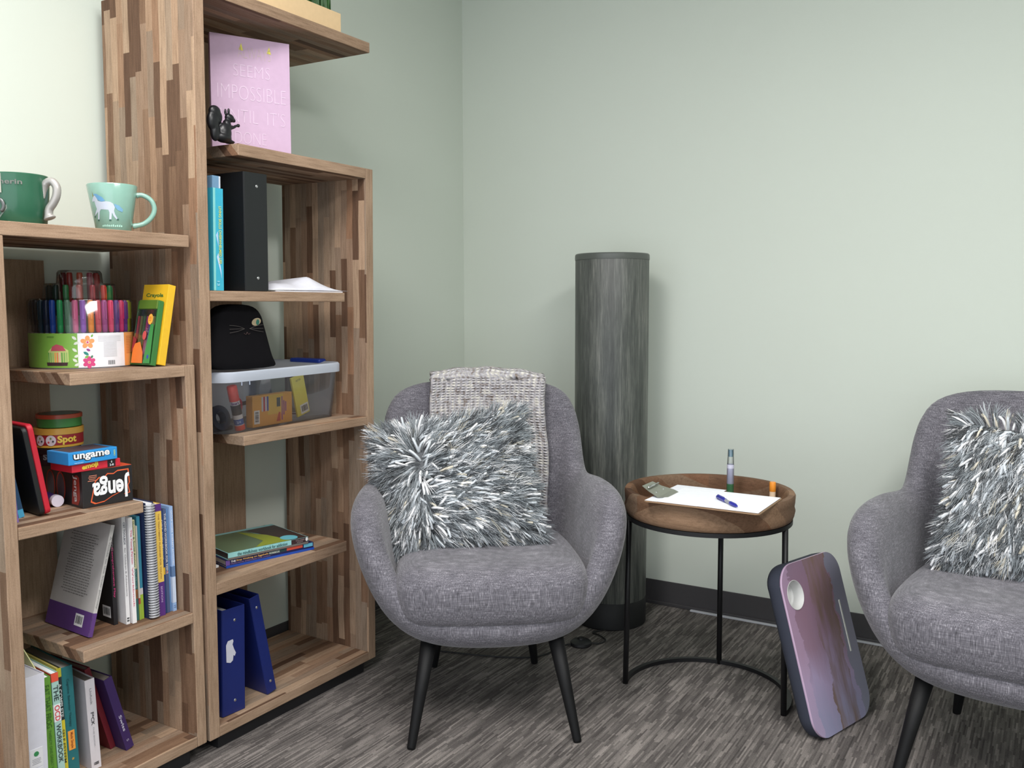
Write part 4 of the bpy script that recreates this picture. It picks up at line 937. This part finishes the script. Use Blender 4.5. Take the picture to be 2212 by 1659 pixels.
# ------------------------------------------------------------------ side table
tb = thing('side_table', 'round wooden tray side table on thin black metal legs', 'side table', T(1.343, -.69, 0))
lathe('tray', [(0, .5495), (.236, .5495), (.240, .552), (.243, .560), (.246, .575), (.243, .586), (.245, .600), (.246, .618), (.243, .6235), (.228, .6235), (.224, .619), (.222, .605), (.221, .568), (.216, .564), (0, .564)], WOODT, tb, 96)
lathe('top_ring', [(.226, .537), (.240, .537), (.240, .549), (.226, .549), (.226, .537)], BLACKM, tb, 96)
lathe('cross_plate', [(0, .540), (.05, .540), (.05, .549), (0, .549)], BLACKM, tb, 24)
la = [(1.1003, -.7518), (1.5747, -.716), (1.305, -.444)]
ang = [math.degrees(math.atan2(y+.69, x-1.343)) for x, y in la]
for (x, y), a in zip(la, ang):
    b_ = Vector((.242*math.cos(R(a)), .242*math.sin(R(a)), 0)); top = Vector((.234*math.cos(R(a)), .234*math.sin(R(a)), .538))
    tube('leg', [b_, top], .0085, BLACKM, tb, 10)
a0, a1 = ang[1], ang[0]+360
lathe('base_ring', [(.235, .001), (.249, .001), (.249, .013), (.235, .013), (.235, .001)], BLACKM, tb, 64, arc=(a0, a1))
# clipboard: lies across the tray rim
CBM = T(1.247, -.955, .6242)
cp = thing('clipboard', 'clipboard with white paper and silver clip across tray', 'clipboard', CBM)
prism('board', rrect(.322, .229, .012, 5), 0, .0028, P((150, 120, 92), .5), cp)
tag(prism('loose_paper', [(0, 0), (.279, 0), (.279, .216), (0, .216)], 0, .0012, WHITEB), 'white sheet held on the clipboard with a blue pen on it', 'paper', 'sheets on the clipboard', CBM @ T(.0395, .004, .0042))
tag(prism('loose_paper', [(0, 0), (.150, 0), (.150, .248), (0, .248)], 0, .0006, P((238, 240, 248), .6)), 'second white sheet sticking out behind the clipped sheet', 'paper', 'sheets on the clipboard', CBM @ T(.004, .005, .0034))
SIL = P((150, 152, 140), .3, .6); CHR = P((220, 222, 222), .12, 1)
vs = [(-.030, .066, .030), (-.030, .142, .030), (-.006, .058, .018), (-.006, .152, .018), (.026, .044, .0072), (.026, .168, .0072), (.048, .066, .0066), (.048, .146, .0066)]
cl = mk('clip_plate', vs, [(0, 2, 3, 1), (2, 4, 5, 3), (4, 6, 7, 5)], SIL, cp); cl.modifiers.new('s', 'SOLIDIFY').thickness = .0012
tube('clip_rod', [(-.012, .066, .0265), (-.012, .142, .0265)], .003, CHR, cp, 10)
boxes('clip_bracket', [((-.012+.018, .078, .0028), (.010, .084, .015)), ((.006, .130, .0028), (.010, .136, .015))], CHR, cp)
def writing_pen(label, M, col, L=.145, mid=(150, 152, 160)):
    o = thing('ballpoint_pen', label, 'pen', M); m = P(col, .3)
    lathe('cap', [(0, 0), (.003, .001), (.0055, .005), (.0055, .055), (0, .055)], m, o, 16).matrix_local = RY(90)
    lathe('barrel', [(0, .055), (.0044, .055), (.0044, L*.68), (0, L*.68)], P(mid, .3), o, 16).matrix_local = RY(90)
    lathe('grip', [(0, L*.68), (.0052, L*.68), (.0052, L-.012), (.002, L), (0, L)], m, o, 16).matrix_local = RY(90)
    box('clip', (.006, -.0015, .0052), (.045, .0015, .0072), m, o)
    return o
writing_pen('blue ballpoint pen lying across the clipped paper', CBM @ T(.170, .120, .0112) @ RZ(-47), (40, 44, 150), .125)
writing_pen('clear marker with navy cap lying in tray behind clipboard', T(1.452, -.513, .5702) @ RZ(178), (36, 42, 96), .155, (176, 178, 184))
tu = thing('sanitizer_tube', 'slim clear tube with green liquid standing in tray', 'tube', T(1.362, -.545, .5642))
lathe('green_liquid', [(0, 0), (.0105, 0), (.0105, .052), (0, .052)], P((96, 170, 120), .3), tu, 20)
lathe('label', [(.0108, .052), (.0108, .112)], P((206, 206, 226), .4), tu, 20)
lathe('tube_wall', [(.0108, 0), (.0112, .001), (.0108, .10), (.0092, .140), (.0088, .159), (0, .160)], CLEAR, tu, 20)
lathe('cap', [(0, .136), (.0072, .136), (.0072, .157), (0, .157)], P((120, 150, 164), .3), tu, 16)
lb = thing('lip_balm', 'small orange and white lip balm standing at right of tray', 'lip balm', T(1.496, -.560, .5642))
lathe('body', [(0, 0), (.009, 0), (.009, .048), (0, .048)], P((232, 206, 176), .4), lb, 20)
lathe('cap', [(.0088, .044), (.0094, .045), (.0094, .071), (.0085, .073), (0, .073)], P((240, 150, 50), .4), lb, 20)

# ------------------------------------------------------------------ armchairs
ST = [
 [(0, .30, .235), (0, .10, .236), (0, .045, .243), (0, .014, .270), (0, .004, .300), (0, .010, .325), (0, .028, .337), (0, .052, .333), (0, .068, .315), (0, .078, .29)],
 [(.06, .30, .235), (.12, .105, .238), (.13, .05, .247), (.14, .020, .275), (.142, .010, .306), (.142, .016, .332), (.140, .034, .345), (.136, .058, .340), (.134, .072, .32), (.13, .08, .29)],
 [(.10, .30, .235), (.18, .12, .247), (.215, .07, .266), (.243, .045, .304), (.254, .036, .342), (.256, .040, .378), (.250, .058, .396), (.236, .078, .390), (.226, .088, .355), (.22, .10, .30)],
 [(.12, .30, .235), (.22, .16, .257), (.275, .11, .294), (.318, .082, .370), (.336, .070, .452), (.336, .070, .515), (.318, .084, .546), (.292, .102, .535), (.272, .112, .455), (.258, .12, .33)],
 [(.14, .30, .235), (.25, .20, .268), (.305, .16, .325), (.354, .132, .425), (.383, .118, .530), (.383, .118, .600), (.353, .130, .640), (.312, .146, .628), (.286, .155, .530), (.264, .16, .35)],
 [(.15, .32, .235), (.26, .27, .270), (.318, .255, .330), (.368, .245, .430), (.396, .235, .535), (.394, .232, .612), (.358, .236, .660), (.306, .246, .648), (.276, .26, .55), (.262, .27, .36)],
 [(.15, .40, .235), (.25, .42, .270), (.308, .42, .330), (.354, .42, .430), (.380, .415, .530), (.382, .41, .602), (.350, .408, .652), (.302, .40, .642), (.272, .395, .55), (.255, .39, .37)],
 [(.15, .45, .235), (.24, .49, .270), (.292, .505, .335), (.330, .505, .435), (.352, .500, .53), (.356, .500, .598), (.336, .500, .636), (.294, .480, .634), (.266, .46, .56), (.25, .44, .375)],
 [(.15, .47, .235), (.23, .52, .270), (.28, .54, .340), (.314, .55, .440), (.334, .553, .535), (.338, .560, .600), (.326, .560, .644), (.288, .540, .654), (.262, .50, .575), (.245, .48, .38)],
 [(.14, .48, .235), (.215, .54, .270), (.265, .565, .340), (.30, .58, .450), (.322, .590, .565), (.332, .605, .660), (.326, .605, .735), (.286, .580, .735), (.255, .54, .61), (.235, .50, .39)],
 [(.13, .49, .235), (.20, .56, .270), (.25, .59, .340), (.288, .61, .460), (.315, .630, .590), (.330, .650, .715), (.326, .655, .828), (.284, .625, .828), (.25, .58, .65), (.22, .53, .40)],
 [(.10, .51, .235), (.15, .60, .270), (.19, .64, .340), (.228, .665, .460), (.262, .688, .600), (.290, .705, .760), (.294, .698, .898), (.256, .658, .898), (.215, .61, .69), (.18, .55, .40)],
 [(.06, .52, .235), (.09, .62, .270), (.11, .665, .340), (.128, .695, .460), (.150, .720, .600), (.175, .740, .790), (.180, .724, .930), (.165, .682, .922), (.13, .630, .70), (.11, .57, .40)],
 [(0, .52, .235), (0, .63, .270), (0, .675, .340), (0, .705, .460), (0, .730, .600), (0, .752, .800), (0, .735, .928), (0, .693, .918), (0, .635, .70), (0, .575, .40)]]
def shell_mesh():
    loop = ST+[[(-x, y, z) for x, y, z in s] for s in ST[-2:0:-1]]
    n = len(loop); k = len(loop[0]); vs = [p for s in loop for p in s]; fs = []
    for i in range(n):
        j = (i+1) % n
        for q in range(k-1): fs.append((i*k+q, j*k+q, j*k+q+1, i*k+q+1))
    vs.append((0, .38, .235)); vs.append((0, .34, .30)); c0, c1 = len(vs)-2, len(vs)-1
    for i in range(n):
        j = (i+1) % n; fs.append((c0, j*k, i*k)); fs.append((c1, i*k+k-1, j*k+k-1))
    return vs, fs
def seat_mesh():
    out = [(0, -.012), (.10, -.010), (.19, .0), (.243, .022), (.262, .07), (.264, .16), (.258, .28), (.246, .40), (.22, .485), (.16, .525), (.08, .545), (0, .55)]
    half = out; loop = half+[(-x, y) for x, y in half[-2:0:-1]]; n = len(loop)
    cx, cy = 0, .28; L = []
    for ins, z, fz in ((.16, .335, .02), (.05, .332, .018), (.018, .342, .022), (.002, .370, .012), (-.004, .405, 0), (.0, .435, 0), (.014, .456, -.002), (.045, .468, -.006), (.12, .474, -.006), (.2, .477, 0)):
        for x, y in loop:
            d = math.hypot(x, y-cy); s = max(0, (d-ins))/d
            front = max(0, 1-y/.25)
            L.append((x*s, cy+(y-cy)*s, z-fz*front+.012*min(1, max(0, y/.5))))
    fs = []; m = len(L)//n
    for q in range(m-1): fs += [(q*n+i, q*n+(i+1) % n, (q+1)*n+(i+1) % n, (q+1)*n+i) for i in range(n)]
    L += [(0, cy, .335), (0, cy, .484)]
    for i in range(n):
        fs.append((len(L)-2, (i+1) % n, i)); fs.append((len(L)-1, (m-1)*n+i, (m-1)*n+(i+1) % n))
    return L, fs
def armchair(label, M):
    t = thing('armchair', label, 'armchair', M, 'grey upholstered tub chairs')
    vs, fs = shell_mesh(); mk('shell', vs, fs, TWEED, t, smooth=True, sub=2)
    vs, fs = seat_mesh(); mk('seat_cushion', vs, fs, TWEED, t, smooth=True, sub=2)
    for a, b in (((-.2215, 0), (-.172, .085)), ((.2215, 0), (.172, .085)), ((-.164, .54), (-.13, .47)), ((.164, .54), (.13, .47))):
        pts = [Vector((a[0], a[1], 0)).lerp(Vector((b[0], b[1], .262)), q) for q in (0, .02, .5, 1)]
        tube('leg', pts, [.0105, .0115, .0165, .0225], P((13, 13, 15), .6, 0, .3), t, 16)
    # seam piping around the arm fronts
    return t
C1 = T(.975, -1.2906, 0) @ RZ(36.1); C2 = T(2.1315, -.9969, 0) @ RZ(-3.7)
armchair('grey tweed tub armchair with woven throw, beside the tall bookcase', C1)
armchair('grey tweed tub armchair cut off at the right edge', C2)

# throw over the first chair
def yin(x, z):
    """inner face of the chair back"""
    a = np.interp(z, [.40, .70, .918], [.575, .635, .690]); return a-.060*(abs(x)/.235)**2.6
NU, NVV = 34, 90; path = []
for i in range(NVV+1):
    s = i/NVV
    if s < .18: path.append(('b', .70+(s/.18)*.20))
    elif s < .30: path.append(('t', (s-.18)/.12))
    else: path.append(('f', .925-(s-.30)/.70*.43))
vs = []; uv = []
for i, (k, v) in enumerate(path):
    for j in range(NU+1):
        x = -.166+.374*j/NU
        topz = .945-.020*(abs(x)/.2)**2; wob = .004*math.sin(x*55+v*9)+.003*math.sin(v*60)
        if k == 'b': y = np.interp(v, [.6, .8, .92], [.735, .757, .748])+.020-.05*(abs(x)/.235)**2.2; z = v
        elif k == 't':
            a = math.pi*v; yc = .717-.045*(abs(x)/.235)**2; y = yc+.050*math.cos(a); z = topz-.026+.036*math.sin(a)+.002*math.sin(x*60)
        else: y = yin(x, v)-.020; z = v
        vs.append((x+.004*math.sin(v*21), y+wob*(k != 't'), z)); uv.append((j/NU, i/NVV*2.6))
fs = [(i*(NU+1)+j, i*(NU+1)+j+1, (i+1)*(NU+1)+j+1, (i+1)*(NU+1)+j) for i in range(NVV) for j in range(NU)]
tw = mk('throw_blanket', vs, fs, THROW, None, smooth=True)
ul = tw.data.uv_layers.new(name='UVMap')
for lp in tw.data.loops: ul.data[lp.index].uv = uv[lp.vertex_index]
sl = tw.modifiers.new('sol', 'SOLIDIFY'); sl.thickness = .011; sl.offset = 0
tag(tw, 'chunky grey and cream woven throw folded over the chair back', 'throw blanket', None, C1)

# shaggy cushions
def shag(name, label, M, W, H, TH, dirf, seed, n=2700):
    t = thing(name, label, 'cushion', M, 'shaggy silver grey cushions')
    N = 16; vs = []; fs = []
    def surf(u, v, s):
        th = TH*max(0, (1-u**4))**.5*max(0, (1-v**4))**.5
        k = 1-.07*(1-abs(u)**2)*(abs(v)**2); k2 = 1-.07*(1-abs(v)**2)*abs(u)**2
        return (u*W/2*k2, s*th, v*H/2*k)
    for s in (-1, 1):
        for i in range(N+1):
            for j in range(N+1): vs.append(surf(-1+2*i/N, -1+2*j/N, s))
    b = (N+1)**2
    for s in (0, 1):
        for i in range(N):
            for j in range(N):
                q = [s*b+i*(N+1)+j, s*b+(i+1)*(N+1)+j, s*b+(i+1)*(N+1)+j+1, s*b+i*(N+1)+j+1]
                fs.append(tuple(q) if s == 0 else tuple(q[::-1]))
    cu = mk('cushion_body', vs, fs, P((92, 94, 98), .9), t, smooth=True)
    bm = bmesh.new(); bm.from_mesh(cu.data); bmesh.ops.remove_doubles(bm, verts=bm.verts, dist=1e-5); bm.to_mesh(cu.data); bm.free()
    g = np.random.default_rng(seed)
    V = []; F = []; C = []; cnt = 0
    pal = [((250, 250, 252), .22), ((214, 220, 226), .22), ((156, 164, 170), .20), ((108, 114, 120), .18), ((60, 64, 68), .14), ((222, 214, 196), .04)]
    pcs = np.array([lin(p[0]) for p in pal]); pw_ = np.array([p[1] for p in pal]); pw_ /= pw_.sum()
    for i in range(n):
        edge = g.random() < .16
        if edge:
            q = g.integers(4); e = g.uniform(-1, 1); u, v = ((1, e), (-1, e), (e, 1), (e, -1))[q]; u *= .985; v *= .985
        else: u, v = g.uniform(-1, 1, 2)
        s = -1 if g.random() < .93 else 1
        p = np.array(surf(u, v, s)); d = np.array(dirf(u, v), float); d[1] = 0
        d = d/np.linalg.norm(d)+np.array([g.normal(0, .30), 0, g.normal(0, .30)]); d /= np.linalg.norm(d)
        nn = np.array([u**5*.9, s*1.0, v**5*.9]); nn /= np.linalg.norm(nn)
        if edge: d = d*.5+np.array([u**7, 0, v**7])*.9; d /= np.linalg.norm(d)
        ci = g.choice(len(pal), p=pw_); col = pcs[ci]*g.uniform(.85, 1.05)
        L = g.uniform(.046, .074); fat = ci in (0, 1, 5) and g.random() < .62
        L *= (.72 if fat else 1)*(.8 if edge else 1)
        nf = 1 if fat else 9
        for f in range(nf):
            r = g.uniform(.0028, .0040) if fat else g.uniform(.0005, .0009)
            o_ = g.normal(0, .0022, 3) if not fat else np.zeros(3); dj = d+(g.normal(0, .10, 3) if not fat else 0); dj /= np.linalg.norm(dj)
            LL = L*g.uniform(.8, 1.1); lift = g.uniform(.010, .022); sag = g.uniform(.0, .008)
            K = 5
            wv = np.cross(dj, nn); wv /= (np.linalg.norm(wv)+1e-9); hv = np.cross(wv, dj)
            cur = g.normal(0, .006)
            for a in range(K):
                tt = a/(K-1)
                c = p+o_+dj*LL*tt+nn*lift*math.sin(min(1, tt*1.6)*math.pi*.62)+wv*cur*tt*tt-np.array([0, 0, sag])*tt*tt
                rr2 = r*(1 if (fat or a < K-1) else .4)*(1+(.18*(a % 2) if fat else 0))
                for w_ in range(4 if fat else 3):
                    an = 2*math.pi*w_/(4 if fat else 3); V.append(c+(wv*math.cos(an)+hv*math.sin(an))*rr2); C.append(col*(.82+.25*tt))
            m_ = 4 if fat else 3
            for a in range(K-1):
                for w_ in range(m_):
                    w2 = (w_+1) % m_; F.append((cnt+a*m_+w_, cnt+a*m_+w2, cnt+(a+1)*m_+w2, cnt+(a+1)*m_+w_))
            F.append(tuple(cnt+(K-1)*m_+w_ for w_ in range(m_)))
            cnt += K*m_
    me = bpy.data.meshes.new('shag_pile'); me.from_pydata([tuple(v) for v in V], [], F); me.update()
    me.polygons.foreach_set('use_smooth', [True]*len(me.polygons))
    at = me.attributes.new('tint', 'FLOAT_COLOR', 'POINT'); ca_ = np.ones((len(C), 4), np.float32); ca_[:, :3] = np.clip(np.array(C), 0, 1); at.data.foreach_set('color', ca_.ravel())
    me.materials.append(YARN); o = bpy.data.objects.new('shag_pile', me); COL.objects.link(o); o.parent = t; o['kind'] = 'stuff'
    return t
def d1(u, v):
    x = u+.75; z = v-.02
    a = (1.0, 0, .42*v+.10) if u > -.45 else (-.5+.9*(u+1), 0, .6*v-.25)
    return (a[0], 0, a[2]-.25*(v < -.4)*1.6)
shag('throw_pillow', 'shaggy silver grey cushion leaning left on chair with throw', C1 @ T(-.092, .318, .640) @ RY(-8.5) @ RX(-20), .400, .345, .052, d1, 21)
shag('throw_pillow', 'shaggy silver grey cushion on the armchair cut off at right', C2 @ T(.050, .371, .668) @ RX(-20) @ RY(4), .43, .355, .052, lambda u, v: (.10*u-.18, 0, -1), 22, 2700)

# ------------------------------------------------------------------ lap desk leaning on the table leg
e_ = Vector((.3067, .9518, 0)); u_ = Vector((-.2728, .0879, .9581)); n_v = e_.cross(u_).normalized(); u_ = n_v.cross(e_).normalized()
LM = Matrix(((e_.x, u_.x, n_v.x, 1.7067), (e_.y, u_.y, n_v.y, -.8535), (e_.z, u_.z, n_v.z, .0), (0, 0, 0, 1)))
ld = thing('lap_desk', 'mauve and brown brushed lap desk leaning on the side table leg', 'lap desk', T(.004, 0, 0) @ LM @ T(0, .006, 0))
W_, H_ = .297, .466
pr = rrect(W_, H_, .062, 10); hol = [(.052+.038*math.cos(R(a)), .382+.040*math.sin(R(a))) for a in range(0, 360, 12)]
bm = bmesh.new(); ov = [bm.verts.new((x, y, 0)) for x, y in pr]; hv = [bm.verts.new((x, y, 0)) for x, y in hol]
ed = [bm.edges.new((ov[i], ov[(i+1) % len(ov)])) for i in range(len(ov))]+[bm.edges.new((hv[i], hv[(i+1) % len(hv)])) for i in range(len(hv))]
bmesh.ops.triangle_fill(bm, edges=ed, use_beauty=True)
r_ = bmesh.ops.extrude_face_region(bm, geom=list(bm.faces)); bmesh.ops.translate(bm, verts=[v for v in r_['geom'] if isinstance(v, bmesh.types.BMVert)], vec=(0, 0, -.007))
bmesh.ops.recalc_face_normals(bm, faces=bm.faces)
me = bpy.data.meshes.new('board'); bm.to_mesh(me); bm.free(); me.materials.append(BOARD)
bo = bpy.data.objects.new('board', me); COL.objects.link(bo); bo.parent = ld
mk('edge_band', [(x, y, -.0005) for x, y in pr]+[(x*1.004-.0006, y*1.003-.0006, -.0045) for x, y in pr], [(i, (i+1) % len(pr), len(pr)+(i+1) % len(pr), len(pr)+i) for i in range(len(pr))], P((196, 170, 196), .3), ld, smooth=True)
lathe('cup_holder', [(.0385, .0008), (.0375, .0015), (.0355, -.001), (.034, -.03), (.030, -.034), (0, -.035)], P((206, 206, 204), .45, 0), ld, 32, c=(.052, .382, 0), sy=1.05)
box('media_slot', (.2515, .180, -.001), (.258, .326, .0012), P((214, 216, 208), .4), ld, .001)
N = len(pr); vs = []; fs = []
cx_, cy_ = W_/2, H_/2
for sx_, z in ((.985, -.006), (1.0, -.012), (1.0, -.028), (.99, -.040), (.93, -.052), (.75, -.058), (.4, -.060)):
    vs += [(cx_+(x-cx_)*sx_, cy_+(y-cy_)*(sx_*.3+.7 if sx_ > .9 else sx_), z+.004*math.sin(y*40)) for x, y in pr]
for q in range(6): fs += [(q*N+(i+1) % N, q*N+i, (q+1)*N+i, (q+1)*N+(i+1) % N) for i in range(N)]
fs.append(tuple(6*N+i for i in range(N))[::-1])
mk('cushion', vs, fs, P((50, 54, 68), .85), ld, smooth=True)
